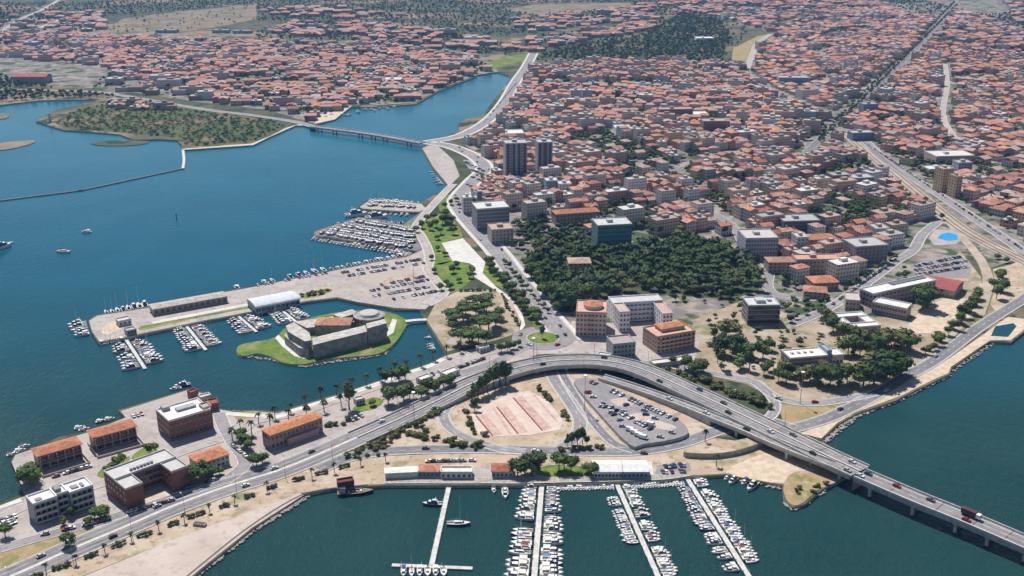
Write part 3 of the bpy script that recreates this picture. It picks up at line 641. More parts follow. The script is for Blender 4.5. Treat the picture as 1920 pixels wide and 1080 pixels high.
# ------------------------------------------------------------------ waterfront blocks in the west
r, w, d = start('brick_office', 'brown brick block with white flat roof beside the paved quay', 'building', (316,791), (395,768), (364,749), 12)
wing(r, 0, 0, w, d, 12, 'flat', BRICK, (.74, .73, .71), 3, 9, 7)
rooftop(r, [(w * .35, d * .45, w * .45, d * .22, 1.2), (w * .1, d * .75, 4, 4, 2.2)], 12.03, (.40, .40, .41)); wing(r, w * .86, d * .1, w * .2, d * .35, 12.8, 'flat', BRICK, (.5, .42, .38), 0, 0, 0)
r, w, d = start('terrace_house', 'two-storey terrace with orange tiled roof on the outermost quay', 'building', (71,855), (151,832), (145,818), 8.5)
wing(r, 0, 0, w, d, 8.5, 'hip', (.40, .25, .235), TERRA, 2, 11, 3, pitch=.26, wh=2.2, ww=1.8, eave=1.0)  # shadow on the balcony front is put into this darker wall colour
for f in range(2):
    b = MB(); b.box(.3, w - .3, -2.0, -.05, .05 + 3.9 * f, .3 + 3.9 * f, bottom=True); colour(b.build('balcony', M_objwall, r), (.46, .36, .34))
    for q in range(6): b = MB(); b.box(.3 + (w - 1) * q / 5, .7 + (w - 1) * q / 5, -1.95, -.06, .3 + 3.9 * f, 3.9 + 3.9 * f); colour(b.build('balcony_divider', M_objwall, r), (.40, .26, .24))
b = MB(); b.box(-1.2, -.8, -9, d + 1, -1, 1.6); b.box(-.8, w + .8, -9, -8.6, -1, 1.2); b.box(w + .8, w + 1.2, -9, d + 1, -1, 1.6); colour(b.build('garden_wall', M_objwall, r), (.52, .44, .36))
r, w, d = start('terrace_house', 'two-storey terrace with orange tiled roof between outer terrace and brown brick block', 'building', (175,820), (254,799), (247,786), 8.5)
wing(r, 0, 0, w, d, 8.5, 'hip', (.40, .25, .235), TERRA, 2, 11, 3, pitch=.26, wh=2.2, ww=1.8, eave=1.0)  # walls coloured darker to stand for the shaded front
for f in range(2):
    b = MB(); b.box(.3, w - .3, -2.0, -.05, .05 + 3.9 * f, .3 + 3.9 * f, bottom=True); colour(b.build('balcony', M_objwall, r), (.46, .36, .34))
    for q in range(6): b = MB(); b.box(.3 + (w - 1) * q / 5, .7 + (w - 1) * q / 5, -1.95, -.06, .3 + 3.9 * f, 3.9 + 3.9 * f); colour(b.build('balcony_divider', M_objwall, r), (.40, .26, .24))
b = MB(); b.box(-1.2, -.8, -9, d + 1, -1, 1.6); b.box(-.8, w + .8, -9, -8.6, -1, 1.2); b.box(w + .8, w + 1.2, -9, d + 1, -1, 1.6); colour(b.build('garden_wall', M_objwall, r), (.52, .44, .36))
r, w, d = start('harbour_hall', 'long pink hall with bright orange roof beside the carriageway', 'building', (507,816), (604,782), (590,771), 9)
wing(r, 0, 0, w, d, 9, 'hip', (.42, .27, .25), (.62, .26, .12), 2, 13, 4, pitch=.22, wh=2.0)
b = MB(); b.box(w * .28, w * .88, -2.2, -.05, -.5, 4.2); colour(b.build('porch', M_objwall, r), (.46, .31, .29))
r, w, d = start('villa', 'low villa with orange roof among trees next to the brick offices', 'building', (372,870), (429,851), (411,836), 6)
wing(r, 0, 0, w, d, 6, 'hip', PALE, (.58, .24, .13), 2, 7, 3, pitch=.3, wh=1.3)
r, w, d = start('office_block', 'red brick office with two front wings and pale flat roofs', 'building', (235,919), (352,875), (319,841), 11)
ww_ = w * .27; dd = d * .5
wing(r, 0, d - dd, w, dd, 11.4, 'flat', BRICK, (.58, .56, .55), 3, 0, 4, faces='LR')
wing(r, 0, 0, ww_, d - dd - .05, 11, 'flat', (.25, .11, .08), (.55, .53, .52), 3, 0, 3, faces='LR', trimc=(.5, .45, .42))
wing(r, w - ww_, 0, ww_, d - dd - .05, 11, 'flat', (.25, .11, .08), (.55, .53, .52), 3, 0, 3, faces='LR', trimc=(.5, .45, .42))
windows(r, w - 2 * ww_, 1, 10.5, 3, 7, 0, 1.8, 1.9, x0=ww_, y0=d - dd, faces='F')
rooftop(r, [(w * .3 + k * w * .055, d * .62, 1.2, 1.2, 1.0) for k in range(7)], 11.45, (.25, .24, .24), 'chimney')
r, w, d = start('apartment_block', 'white-roofed modern flats with grey balconies at the western roadside', 'building', (66,952), (177,914), (154,897), 10.5)
wing(r, 0, 3, w * .40, d - 3, 10.5, 'flat', GREYW, (.78, .77, .76), 3, 6, 4, faces='L'); wing(r, w * .40 + .05, 4.5, w * .2, d - 4.5, 10.45, 'flat', GREYW, (.78, .77, .76), 0, 0, 0); wing(r, w * .6 + .1, 2, w * .40, d - 2, 10.5, 'flat', GREYW, (.78, .77, .76), 3, 6, 4, faces='R')
for f in range(3):
    for (xa, xb, yy) in ((.02, .38, 3), (.42, .58, 4.5), (.62, .98, 2)):
        b = MB(); b.box(w * xa, w * xb, yy - 1.6, yy - .05, .6 + f * 3.4, .8 + f * 3.4, bottom=True); b.box(w * xa, w * xb, yy - 1.6, yy - 1.5, .8 + f * 3.4, 1.7 + f * 3.4); colour(b.build('balcony', M_objwall, r), (.52, .50, .47))
    windows(r, w * .36, 1, 3.4, 1, 4, 0, 1.6, 1.9, x0=w * .02, y0=3, faces='F', z0=f * 3.4); windows(r, w * .16, 1, 3.4, 1, 2, 0, 1.6, 1.9, x0=w * .42, y0=4.5, faces='F', z0=f * 3.4); windows(r, w * .36, 1, 3.4, 1, 4, 0, 1.6, 1.9, x0=w * .62, y0=2, faces='F', z0=f * 3.4)
rooftop(r, [(w * .08, d * .4, w * .10, d * .2, .5), (w * .42, d * .5, w * .1, d * .35, 2.2), (w * .68, d * .4, w * .12, d * .25, .6), (w * .84, d * .35, 1.4, d * .3, .6)], 10.55, (.30, .30, .31))
# red pavilion at the quay end
for k, (A, B, C, h, c, lb) in enumerate([((358,738),(372,733),(368,728),4,(.30,.10,.08),'dark red pavilion at the quay tip'), ((376,747),(396,742),(392,737),4,(.66,.64,.62),'white flat-roofed pavilion at the quay tip'), ((392,760),(410,757),(404,748),4,(.30,.10,.08),'dark red pavilion behind the brown brick block')]):
    r, w, d = start('pavilion', lb, 'building', A, B, C, h); wing(r, 0, 0, w, d, h, 'flat', c, c, 1, 3, 1)

# ------------------------------------------------------------------ the fortress-like museum on its island
o0 = GV(585, 648); r = thing('museum', 'grey fortress-like museum with round drum and sloping walls on the island', 'museum', (o0.x, o0.y, ZL), 0)
M_mus = mat('museum_stone', (.32, .305, .29), var=.28, scale=.3); M_musroof = mat('museum_roof', (.46, .43, .39), var=.24, scale=.3)
def mpoly(pts, h, nm, top=None, z0=0, slope=0.0):
    pg = [(Vector(G(x, y, ZL + h)) - Vector((o0.x, o0.y))) for x, y in pts]; pg = [(p.x, p.y) for p in pg]
    b = MB(); b.prism(pg, z0 - .5, h); b.build(nm, M_mus, r); b = MB(); b.prism([(x, y) for x, y in pg], h, h + .12, sides=True); b.build('roof', top or M_musroof, r); return pg
mpoly([(536,611),(551,604),(580,624),(584,638),(571,640),(540,622)], 10.5, 'west_bastion'); mpoly([(533,630),(537,622),(570,646),(584,648),(578,655),(560,652)], 5.5, 'west_terrace')
mpoly([(585,634),(685,610),(688,622),(587,647)], 9.5, 'front_range'); mpoly([(686,607),(722,598),(725,606),(689,616)], 11.5, 'east_block')
mpoly([(551,603),(600,597),(690,585),(715,592),(700,600),(600,612),(575,615)], 5, 'courtyard_range'); mpoly([(625,590),(660,580),(672,586),(640,596)], 9, 'north_range')
pg = [(Vector(G(x, y, ZL + 8.2)) - Vector((o0.x, o0.y))) for x, y in [(590,609),(655,610),(640,598),(598,600)]]
cx = sum(p.x for p in pg) / 4; cy = sum(p.y for p in pg) / 4; b = MB(); rm = roof_mb(abs(pg[1].x - pg[0].x), 14, 8.0, 'hip', x0=pg[0].x, y0=pg[0].y); colour(rm.build('tiled_roof', M_objroof, r), (.55, .27, .18))
b = MB(); b.box(pg[0].x, pg[1].x, pg[0].y, pg[0].y + 14, 0, 8); b.build('inner_hall', M_mus, r)
dc = Vector(G(692, 591, ZL + 9)) - Vector((o0.x, o0.y)); b = MB(); b.cyl(dc.x, dc.y, -.5, 9.5, 10.5, n=28); b.build('drum', M_mus, r); b = MB(); b.cyl(dc.x, dc.y, 9.5, 9.9, 10.9, 10.2, n=28, cap=False); b.build('drum_rim', M_musroof, r)
b = MB(); b.cyl(dc.x, dc.y, 9.45, 11.2, 7.6, 6.4, n=28); b.build('drum_roof', mat('museum_pale', (.46, .43, .40), var=.15), r)
for k in range(12):
    a = math.pi + math.pi * (k + .5) / 12; oo = link('window', win_mesh('w'), r, (dc.x + 10.5 * math.cos(a), dc.y + 10.5 * math.sin(a), 6.2)); oo.rotation_euler = (0, 0, a + math.pi / 2); oo.scale = (1.2, 1, 2.2)
for (px, py, z, rz, ww2, wh2) in [(563,650,4,.5,5,3), (700,622,6,-.24,5,1), (640,636,5,-.24,1.2,1.2), (612,643,5,-.24,1.2,1.2), (668,629,5,-.24,1.2,1.2)]:
    pass
sheet('path', [(522,628),(535,640),(552,654),(572,668),(594,664),(590,668),(570,673),(552,668),(528,648),(516,634)], .12, M_paving_white, 'white path round the museum foot', 0)
sheet('path', [(724,632),(738,624),(744,600),(736,598),(728,616)], .12, M_paving_white, 'white forecourt at the museum entrance', 0)
b = MB(); W = path3([(760,603,2.0),(780,601,2.2),(800,600,2.0)]); ribbon(b, offsets(W, 2), offsets(W, -2), .5); ribbon(b, [(x, y, z + .5) for x, y, z in offsets(W, -2)], [(x, y, z - .3) for x, y, z in offsets(W, -2)]); tag(b.build('footbridge', M_concrete_pale), 'small white footbridge from the shore to the museum island', 'bridge')

# ------------------------------------------------------------------ long pier
for (A, B, C, h, c, lb) in [((222,604),(246,599),(243,593),3.5,(.60,.60,.60),'white hut near the head of the pier'), ((238,622),(256,618),(254,612),3,(.46,.44,.46),'grey hut on the landward side of the pier head')]:
    r, w, d = start('pier_hut', lb, 'building', A, B, C, h); wing(r, 0, 0, w, d, h, 'flat', c, c, 1, 3, 1)
r, w, d = start('warehouse', 'long low beige warehouse with pale roof on the pier', 'warehouse', (287,580), (426,555), (420,546), 5)
wing(r, 0, 0, w, d, 5, 'hip', (.36, .31, .26), (.52, .47, .42), 1, 13, 2, pitch=.12, ww=2.4, wh=3.0)
r, w, d = start('harbour_pavilion', 'pale blue-grey pavilion with curved metal roof on the pier', 'building', (480,577), (562,561), (546,547), 4.5)
b = MB(); b.box(0, w, 0, d, -1, 4.5); colour(b.build('wall', M_objwall, r), (.34, .38, .42)); b = MB(); n = 8
for k in range(n):
    a0, a1 = math.pi * k / n, math.pi * (k + 1) / n; y0, y1 = d / 2 - (d / 2 + .6) * math.cos(a0), d / 2 - (d / 2 + .6) * math.cos(a1); z0, z1 = 4.5 + 2.2 * math.sin(a0), 4.5 + 2.2 * math.sin(a1)
    b.q((-.6, y0, z0), (w + .6, y0, z0), (w + .6, y1, z1), (-.6, y1, z1))
for xx in (-.6, w + .6): b.q(*[(xx, d / 2 - (d / 2 + .6) * math.cos(math.pi * k / n), 4.5 + 2.2 * math.sin(math.pi * k / n)) for k in range(n + 1)])
colour(b.build('roof', M_objwall, r), (.62, .66, .70)); windows(r, w, d, 4.2, 1, 9, 2, 3.0, 2.4)
sheet('lawn', [(258,615),(350,597),(350,602),(262,620)], .12, M_drygrass, 'thin hedge bed along the pier'); sheet('lawn', [(262,612),(470,574),(473,577),(265,616)], .14, M_lawn, 'green strip along the pier hedge')
sheet('path', [(285,603),(470,568),(471,572),(288,608)], .13, M_paving_white, 'pale kerbed walk along the pier warehouse')
sheet('lawn', [(565,552),(612,541),(622,547),(575,560)], .12, M_lawn, 'small lawn beside the pier pavilion', 2)

# ------------------------------------------------------------------ blocks round the roundabout and the schools
r, w, d = start('apartment_block', 'tall beige flats with terracotta crown beside the roundabout', 'building', (1080,586), (1137,588), (1149,566), 17)
wing(r, 0, 0, w, d, 17, 'flat', (.68, .50, .44), (.60, .40, .32), 5, 8, 5, trimc=(.55, .33, .25))
b = MB(); b.cyl(w * .55, d * .5, 17, 19.6, 6.5, n=12); colour(b.build('drum', M_objwall, r), (.66, .60, .54)); b = MB(); b.cyl(w * .55, d * .5, 19.6, 21.4, 7.0, .3, n=12); colour(b.build('crown_roof', M_objroof, r), (.55, .24, .14))
for f in range(5):
    b = MB(); b.box(w * .4, w * .6, -1.4, -.05, .4 + 3.35 * f, 1.6 + 3.35 * f, bottom=True); colour(b.build('balcony', M_objwall, r), (.54, .40, .36))
r, w, d = start('apartment_block', 'white horseshoe-shaped flats below the wooded park', 'building', (1166,592), (1262,586), (1225,553), 14)
t = d * .36
wing(r, 0, d - t, w, t, 14, 'flat', (.78, .78, .80), (.55, .54, .53), 4, 12, 2, trimc=(.78, .78, .80)); wing(r, 0, d * .15, w * .2, d - t - d * .15 - .05, 14, 'flat', (.78, .78, .80), (.55, .42, .37), 4, 3, 4, trimc=(.60, .58, .58)); wing(r, w * .8, 0, w * .2, d - t - .05, 13, 'flat', (.78, .78, .80), (.56, .36, .30), 4, 3, 5, trimc=(.60, .58, .58))
for f in range(4):
    b = MB(); b.box(w * .22, w * .78, d - t - 1.5, d - t - .05, .6 + 3.4 * f, 1.6 + 3.4 * f, bottom=True); colour(b.build('balcony', M_objwall, r), (.74, .74, .76))
r, w, d = start('apartment_block', 'brick-coloured flats with orange roof terrace below the white flats', 'building', (1232,633), (1304,621), (1272,604), 11.5)
wing(r, 0, 0, w, d, 11.5, 'flat', (.60, .38, .28), (.62, .40, .28), 4, 9, 6, trimc=(.52, .30, .22)); wing(r, w * .25, d * .35, w * .6, d * .5, 2.4, 'hip', (.50, .40, .33), (.60, .27, .13), 0, 0, 0, z0=11.6)
for f in range(1, 4):
    b = MB(); b.box(w * .1, w * .9, -1.5, -.05, 2.75 * f + .1, 2.75 * f + 1.0, bottom=True); colour(b.build('balcony', M_objwall, r), (.64, .44, .34))
r, w, d = start('apartment_block', 'small grey-green flats between the roundabout and the brick flats', 'building', (1150,647), (1192,643), (1183,628), 10)
wing(r, 0, 0, w, d, 10, 'flat', (.33, .36, .36), (.42, .34, .33), 3, 6, 4, trimc=(.40, .40, .40))
r, w, d = start('office_block', 'block with wide windows, shade-dark walls and pale roof among the park trees', 'building', (1404,574), (1463,573), (1470,557), 14)
wing(r, 0, 0, w, d, 14, 'flat', (.10, .11, .13), (.58, .58, .58), 4, 9, 4, ww=3.2, wh=2.3, trimc=(.5, .5, .5)); rooftop(r, [(w * .3, d * .3, w * .3, d * .4, 2.2), (w * .7, d * .5, 3, 3, 1.4)], 14.05, (.52, .52, .53))  # near-black wall colour has the shade of the front put into it
r, w, d = start('school_wing', 'long cream school wing with white roof and solar strip', 'school', (1612,542), (1637,552), (1694,504), 11)
wing(r, 0, 0, w, d, 11, 'flat', (.46, .41, .36), (.72, .70, .67), 3, 4, 16, faces='FR', ww=1.8); b = MB(); b.box(w * .12, w * .42, d * .42, d * .97, 11.3, 11.6); colour(b.build('solar_strip', M_objwall, r), (.16, .18, .22))
r, w, d = start('school_wing', 'narrow cream school wing with flat roof facing the dusty yard', 'school', (1636,567), (1700,580), (1706,570), 8)
wing(r, 0, 0, w, d, 8, 'flat', (.47, .42, .37), (.70, .68, .65), 2, 12, 2, wh=1.8)
r, w, d = start('school_wing', 'square beige school block at the corner of the avenue', 'school', (1586,563), (1613,565), (1618,551), 8)
wing(r, 0, 0, w, d, 8, 'flat', (.42, .37, .32), (.52, .47, .42), 2, 4, 3)
r, w, d = start('nursery_school', 'white low building round a red courtyard beneath the school', 'school', (1588,616), (1652,611), (1642,583), 4.5)
t = w * .27
wing(r, 0, 0, w, d * .28, 4.5, 'flat', (.48, .36, .31), (.72, .71, .69), 1, 10, 1); wing(r, 0, d * .72, w, d * .28, 4.5, 'flat', (.5, .4, .36), (.72, .71, .69), 0, 0, 0); wing(r, 0, d * .28 + .05, t, d * .44 - .1, 4.5, 'flat', (.5, .4, .36), (.60, .64, .66), 0, 0, 0); wing(r, w - t, d * .28 + .05, t, d * .44 - .1, 4.4, 'flat', (.5, .4, .36), (.72, .71, .69), 0, 0, 0)
b = MB(); b.q((t, d * .28, .1), (w - t, d * .28, .1), (w - t, d * .72, .1), (t, d * .72, .1)); colour(b.build('courtyard', M_objwall, r), (.28, .12, .10))
r, w, d = start('gymnasium', 'school gym with long brick-red metal roof beside the car park', 'gym', (1710,531), (1790,546), (1797,526), 6)
wing(r, 0, 0, w, d, 6, 'gable', (.45, .40, .35), (.34, .10, .095), 1, 10, 4, pitch=.16, wh=1.2, roofm=M_objwall)
r, w, d = start('civic_building', 'low white-roofed public building with blue glass front among trees', 'building', (1482,673), (1582,665), (1562,650), 6)
wing(r, 0, 0, w * .70, d, 6, 'flat', (.16, .17, .20), (.74, .73, .70), 2, 10, 3, ww=2.4, wh=1.8, trimc=(.74, .73, .71)); wing(r, w * .70 + .05, d * .1, w * .09, d * .85, 8.5, 'flat', (.28, .34, .42), (.35, .42, .50), 0, 0, 0); wing(r, w * .79 + .1, 0, w * .21, d * .8, 5.6, 'flat', (.55, .53, .5), (.74, .73, .70), 1, 3, 2)
rooftop(r, [(w * .1 + k * w * .12, d * .5, 2, 2, .9) for k in range(4)], 6.05, (.6, .55, .48))
# marina sheds
r, w, d = start('boat_shed', 'long white marina shed at the western end of the marina quay', 'shed', (722,887), (783,884), (783,875), 3.4); wing(r, 0, 0, w, d, 3.4, 'gable', WHITE, (.74, .72, .69), 0, 0, 0, pitch=.08, roofm=M_objwall)
r, w, d = start('kiosk', 'marina kiosk with orange roof beside the long white shed', 'kiosk', (784,884), (822,884), (821,870), 3.4); wing(r, 0, 0, w, d, 3.4, 'hip', (.30, .38, .46), (.56, .26, .16), 1, 5, 2, pitch=.3)
r, w, d = start('kiosk', 'white flat-roofed marina office between the two orange-roofed kiosks', 'kiosk', (826,887), (885,887), (884,876), 3.2); wing(r, 0, 0, w, d, 3.2, 'flat', WHITE, (.70, .69, .66), 1, 6, 2)
r, w, d = start('kiosk', 'marina kiosk with red roof beside the quay trees', 'kiosk', (922,884), (961,884), (961,869), 3.6); wing(r, 0, 0, w, d, 3.6, 'hip', (.40, .50, .58), (.44, .16, .10), 1, 5, 2, pitch=.3)
r, w, d = start('marquee', 'white marquee hall by the quay trees', 'marquee', (1114,884), (1167,884), (1166,864), 4); wing(r, 0, 0, w, d, 4, 'gable', WHITE, (.78, .77, .75), 1, 8, 2, pitch=.2, roofm=M_objwall)
r, w, d = start('marquee', 'white marquee hall with a blue front', 'marquee', (1169,884), (1215,884), (1210,864), 4); wing(r, 0, 0, w, d, 4, 'gable', (.30, .38, .55), (.78, .77, .75), 1, 6, 2, pitch=.2, roofm=M_objwall)
r, w, d = start('storage_shed', 'maroon container shed beside the old barge', 'shed', (634,908), (664,903), (662,895), 4.2); wing(r, 0, 0, w, d, 4.2, 'flat', (.13, .05, .05), (.16, .06, .06), 1, 3, 1)
# small buildings along the promenade trees
for k, (A, B, C, h, c, lb) in enumerate([((668,752),(684,748),(682,742),3,(.62,.62,.60),'white kiosk behind the big waterside tree'), ((790,714),(812,706),(808,699),3,(.70,.69,.66),'white awning at the promenade car park'), ((836,704),(862,694),(858,686),3,(.70,.69,.66),'longer white awning at the promenade car park'), ((900,655),(918,650),(916,644),3,(.66,.65,.62),'white kiosk below the pine garden'), ((868,573),(890,571),(888,562),3,(.72,.70,.66),'white canopy in the pine garden'), ((1118,667),(1140,671),(1143,664),3,(.70,.69,.67),'white hut between roundabout and flyover'), ((1226,684),(1290,676),(1286,668),2.2,(.66,.63,.57),'cream retaining terrace below the brick flats')]):
    r, w, d = start('small_building', lb, 'building', A, B, C, h); wing(r, 0, 0, w, d, h, 'flat', c, c, 1 if k < 6 else 0, 3, 1)

# ------------------------------------------------------------------ town landmarks given by their front face
def slab(label, x0, x1, yt, yb, depth, rot, wallc, roofc, roof='flat', cat='building', name='town_block', floors=None, bays=None, hh=None, sb=None, stripes=None):
    a = Vector(G(x0, yb)); c = Vector(G(x1, yb)); h = hh or height_at((x0 + x1) / 2, yb, yt); w = (c - a).length
    ang = math.atan2((c - a).y, (c - a).x) + R(rot)
    root = thing(name, label, cat, (a.x, a.y, ZL + .05), ang)
    u = Vector((math.cos(ang), math.sin(ang))); v = Vector((-u.y, u.x))
    FOOT.append([tuple(a - u * 4 - v * 4), tuple(a + u * (w + 4) - v * 4), tuple(a + u * (w + 4) + v * (depth + 4)), tuple(a - u * 4 + v * (depth + 4))])
    fl = max(1, round(h / 3.2)) if floors is None else floors
    wing(root, 0, 0, w, depth, h, roof, wallc, roofc, fl, bays or max(2, round(w / 3.4)), sb or max(2, round(depth / 4)), pitch=.3)
    if stripes:
        for k in range(stripes[0]):
            b = MB(); xx = w * (k + .5) / stripes[0]; b.box(xx - 1.1, xx + 1.1, -.5, -.13, 0, h - .5); colour(b.build('facade_strip', M_objwall, root), stripes[1])
    if roof == 'flat' and depth > 9: rooftop(root, [(w * .35, depth * .4, min(5, w * .3), min(5, depth * .3), 2.4)], h + .03, tuple(x * .9 for x in roofc))
    return root
slab('taller of the two grey tower blocks with dark vertical bands', 948, 989, 270, 342, 20, 8, (.34, .34, .36), (.44, .44, .44), floors=13, bays=6, stripes=(4, (.10, .11, .14)))
slab('slimmer grey tower block standing behind the taller tower', 1008, 1036, 268, 327, 18, 8, (.36, .36, .38), (.46, .46, .46), floors=13, bays=4, stripes=(3, (.10, .11, .14)))
slab('grey slab office block with blue-grey glass beside the avenue', 895, 957, 393, 433, 24, 14, (.24, .26, .29), (.62, .61, .59), floors=6, bays=14)
slab('pale narrow block at the foot of the slab office', 869, 886, 372, 402, 14, 10, (.56, .54, .55), (.60, .58, .56)); slab('slender dark-glazed stair tower behind the slab office', 896, 904, 360, 396, 8, 10, (.20, .22, .26), (.5, .5, .5))
slab('blue-green glass office block at the edge of the wooded park', 1120, 1186, 424, 466, 22, 10, (.10, .24, .28), (.55, .55, .54), floors=5, bays=12)
slab('lilac-grey office block beside the street at the park head', 1396, 1458, 448, 487, 26, 4, (.40, .40, .48), (.55, .52, .5), floors=5, bays=12)
slab('large mauve block below the orange villas', 1602, 1668, 464, 497, 24, 12, (.30, .25, .28), (.46, .44, .44)); slab('grey narrow tower house left of the mauve block', 1492, 1514, 446, 482, 14, 6, (.38, .39, .42), (.55, .54, .52))
slab('wide dark block with flat roof above the orange terraces', 1468, 1538, 416, 442, 22, 6, (.13, .14, .17), (.42, .42, .42)); slab('pale blue block near the tower blocks', 1024, 1046, 340, 364, 14, 8, (.36, .48, .60), (.6, .6, .6)); slab('white block next to the pale blue block', 1048, 1072, 346, 368, 14, 8, (.66, .66, .66), (.6, .6, .6))
slab('long orange-roofed convent block in the old town', 1042, 1128, 402, 424, 14, 14, (.36, .31, .29), TERRA, 'hip'); slab('dark brown block with a maroon side by the railway road', 1560, 1596, 330, 354, 16, 10, (.22, .13, .13), (.40, .36, .34)); slab('blue-grey block by the railway road', 1598, 1640, 335, 358, 18, 10, (.20, .23, .32), (.45, .45, .46))
slab('ochre twin tower house east of the railway', 1764, 1786, 318, 362, 14, 16, (.52, .40, .24), (.55, .5, .44)); slab('lower ochre tower house east of the railway', 1789, 1802, 332, 372, 12, 16, (.50, .38, .24), (.52, .48, .42))
slab('pale market hall with broad light roof', 1754, 1830, 294, 308, 30, 6, (.50, .36, .34), (.66, .62, .58), floors=1); slab('white-roofed supermarket east of the railway', 1742, 1790, 318, 325, 16, 10, (.6, .6, .6), (.74, .73, .72), floors=0); slab('grey block behind the white supermarket', 1795, 1822, 306, 328, 14, 6, (.36, .37, .40), (.46, .46, .46))
slab('reddish-brown tall block in the middle of the town', 1318, 1362, 228, 253, 20, 4, (.28, .17, .16), (.46, .36, .32)); slab('brown-red block behind the white L-shaped roof', 1236, 1300, 206, 226, 18, 6, (.30, .18, .17), (.44, .33, .30)); slab('white L-shaped hall roof amid the red houses', 1268, 1330, 216, 226, 26, 4, (.6, .6, .6), (.74, .73, .71), floors=0)
slab('blue-grey block along the boulevard', 1618, 1646, 196, 217, 16, 8, (.22, .24, .36), (.42, .42, .44)); slab('low blue building by the boulevard', 1598, 1640, 250, 264, 16, 8, (.20, .25, .40), (.44, .45, .48)); slab('white hall roof in the northern old town', 1156, 1186, 242, 251, 26, 6, (.6, .6, .6), (.76, .75, .74), floors=0)
slab('large white roof near the inlet road', 926, 984, 252, 262, 26, 8, (.55, .54, .53), (.72, .70, .68), floors=0); slab('pair of white-grey flats in the northern town', 1070, 1090, 170, 195, 18, 4, (.50, .52, .55), (.5, .5, .5)); slab('eastern one of the white-grey flats', 1092, 1110, 170, 193, 18, 4, (.50, .52, .55), (.5, .5, .5))
slab('red-roofed sports hall by the lagoon bank', 25, 88, 144, 156, 24, 0, (.42, .36, .33), (.50, .15, .11), 'gable', floors=0); slab('blue-grey sheds by the far west road', 40, 68, 80, 90, 30, 0, (.35, .42, .5), (.4, .48, .56), floors=0); slab('long grey warehouse above the far town', 292, 330, 57, 62, 26, 0, (.34, .36, .38), (.34, .36, .38), floors=0); slab('grey-blue warehouse east of the brown field', 398, 428, 57, 62, 26, 0, (.34, .37, .40), (.30, .35, .38), floors=0); slab('second grey-blue warehouse east of the brown field', 436, 470, 58, 63, 22, 0, (.34, .37, .40), (.36, .40, .42), floors=0)
slab('white school roof above the inlet', 720, 752, 150, 158, 30, 0, (.55, .55, .54), (.62, .62, .6), floors=0); slab('white shed in the far wood', 1306, 1338, 72, 79, 30, 0, (.6, .6, .6), (.76, .76, .75), floors=0); slab('white slab roof by the far boulevard', 1795, 1825, 24, 30, 30, 0, (.6, .6, .6), (.7, .7, .7), floors=0)
slab('blue-roofed station shed by the angled street', 1460, 1514, 146, 158, 24, -4, (.30, .33, .38), (.40, .44, .48), floors=0); slab('grey-white long platform roof by the angled street', 1446, 1500, 188, 194, 12, -26, (.5, .5, .5), (.66, .65, .63), floors=0, hh=5)
slab('orange terrace flats below the dark block', 1510, 1572, 450, 468, 16, 8, (.45, .33, .26), (.55, .26, .15), 'hip'); slab('long orange-roofed terrace row near the school', 1440, 1490, 492, 512, 14, 2, (.40, .30, .27), (.50, .27, .19), 'hip'); slab('long terrace row with pinkish roof near the school', 1492, 1576, 488, 512, 14, 3, (.42, .33, .30), (.55, .35, .28), 'flat')
slab('orange villa with hipped roof above the avenue', 1525, 1574, 531, 546, 16, 8, (.40, .28, .2), (.60, .25, .15), 'hip'); slab('low reddish villa under the orange villa', 1506, 1548, 546, 558, 14, -14, (.40, .30, .25), (.50, .25, .17), 'hip'); slab('pinkish house inside the wooded park', 1067, 1108, 494, 512, 15, 3, (.52, .40, .30), (.56, .38, .30), 'hip')
slab('beige corner house beside the avenue', 922, 964, 432, 458, 20, 12, (.46, .39, .32), (.48, .36, .30)); slab('purple-grey flats above the mauve block', 1640, 1668, 430, 452, 16, 8, (.36, .33, .36), (.5, .45, .42))
# swimming pool
pg = poly([(1757,447),(1765,439),(1778,436),(1794,440),(1797,449),(1778,452)]); b = MB(); b.prism(pg, ZL, ZL + .22)
M_pool = mat('pool_water', (.015, .30, .72), rough=.25, var=.12, scale=.3, spec=.25); pl = tag(b.build('swimming_pool', M_pool), 'bright turquoise-blue swimming pool near the railway', 'pool')

# ------------------------------------------------------------------ old bridge over the inlet, lagoon weir, posts
ob, _ = viaduct('low grey road bridge on dark piers across the inlet', [(586,237,5),(610,240,5.5),(700,252,5.5),(790,268,5)], 11, 0, False, 'inlet_bridge', thick=1.2, piers=[.9, 1.35, 1.75, 2.1, 2.45, 2.8])
wb = MB(); W = path3([(-60,385,.6),(0,376,.6),(150,357,.6),(160,355,.6),(342,316,.6)]); ribbon(wb, offsets(W, 1.6), offsets(W, -1.6), .3)
for sg in (1.6, -1.6): ribbon(wb, [(x, y, -1) for x, y, z in offsets(W, sg)], [(x, y, z + .3) for x, y, z in offsets(W, sg)])
tag(wb.build('weir', mat('weir_stone', (.13, .12, .13), var=.25)), 'dark low weir crossing the lagoon', 'weir')
wb = MB(); W = path3([(343,316,.8),(345,300,.8),(343,280,.8)]); ribbon(wb, offsets(W, 1.5), offsets(W, -1.5), .4)
for sg in (1.5, -1.5): ribbon(wb, [(x, y, -1) for x, y, z in offsets(W, sg)], [(x, y, z + .4) for x, y, z in offsets(W, sg)])
tag(wb.build('jetty', M_concrete_pale), 'white jetty linking the weir to the spit', 'jetty')
p = GV(331, 412, 0); r = thing('channel_marker', 'dark channel marker post alone in the gulf', 'marker', (p.x, p.y, 0)); b = MB(); b.cyl(0, 0, -1, 4.2, .45, .3); b.build('post', M_dark, r); b = MB(); b.cyl(0, 0, 4.2, 6.0, .9, .1); b.build('topmark', M_dark, r)
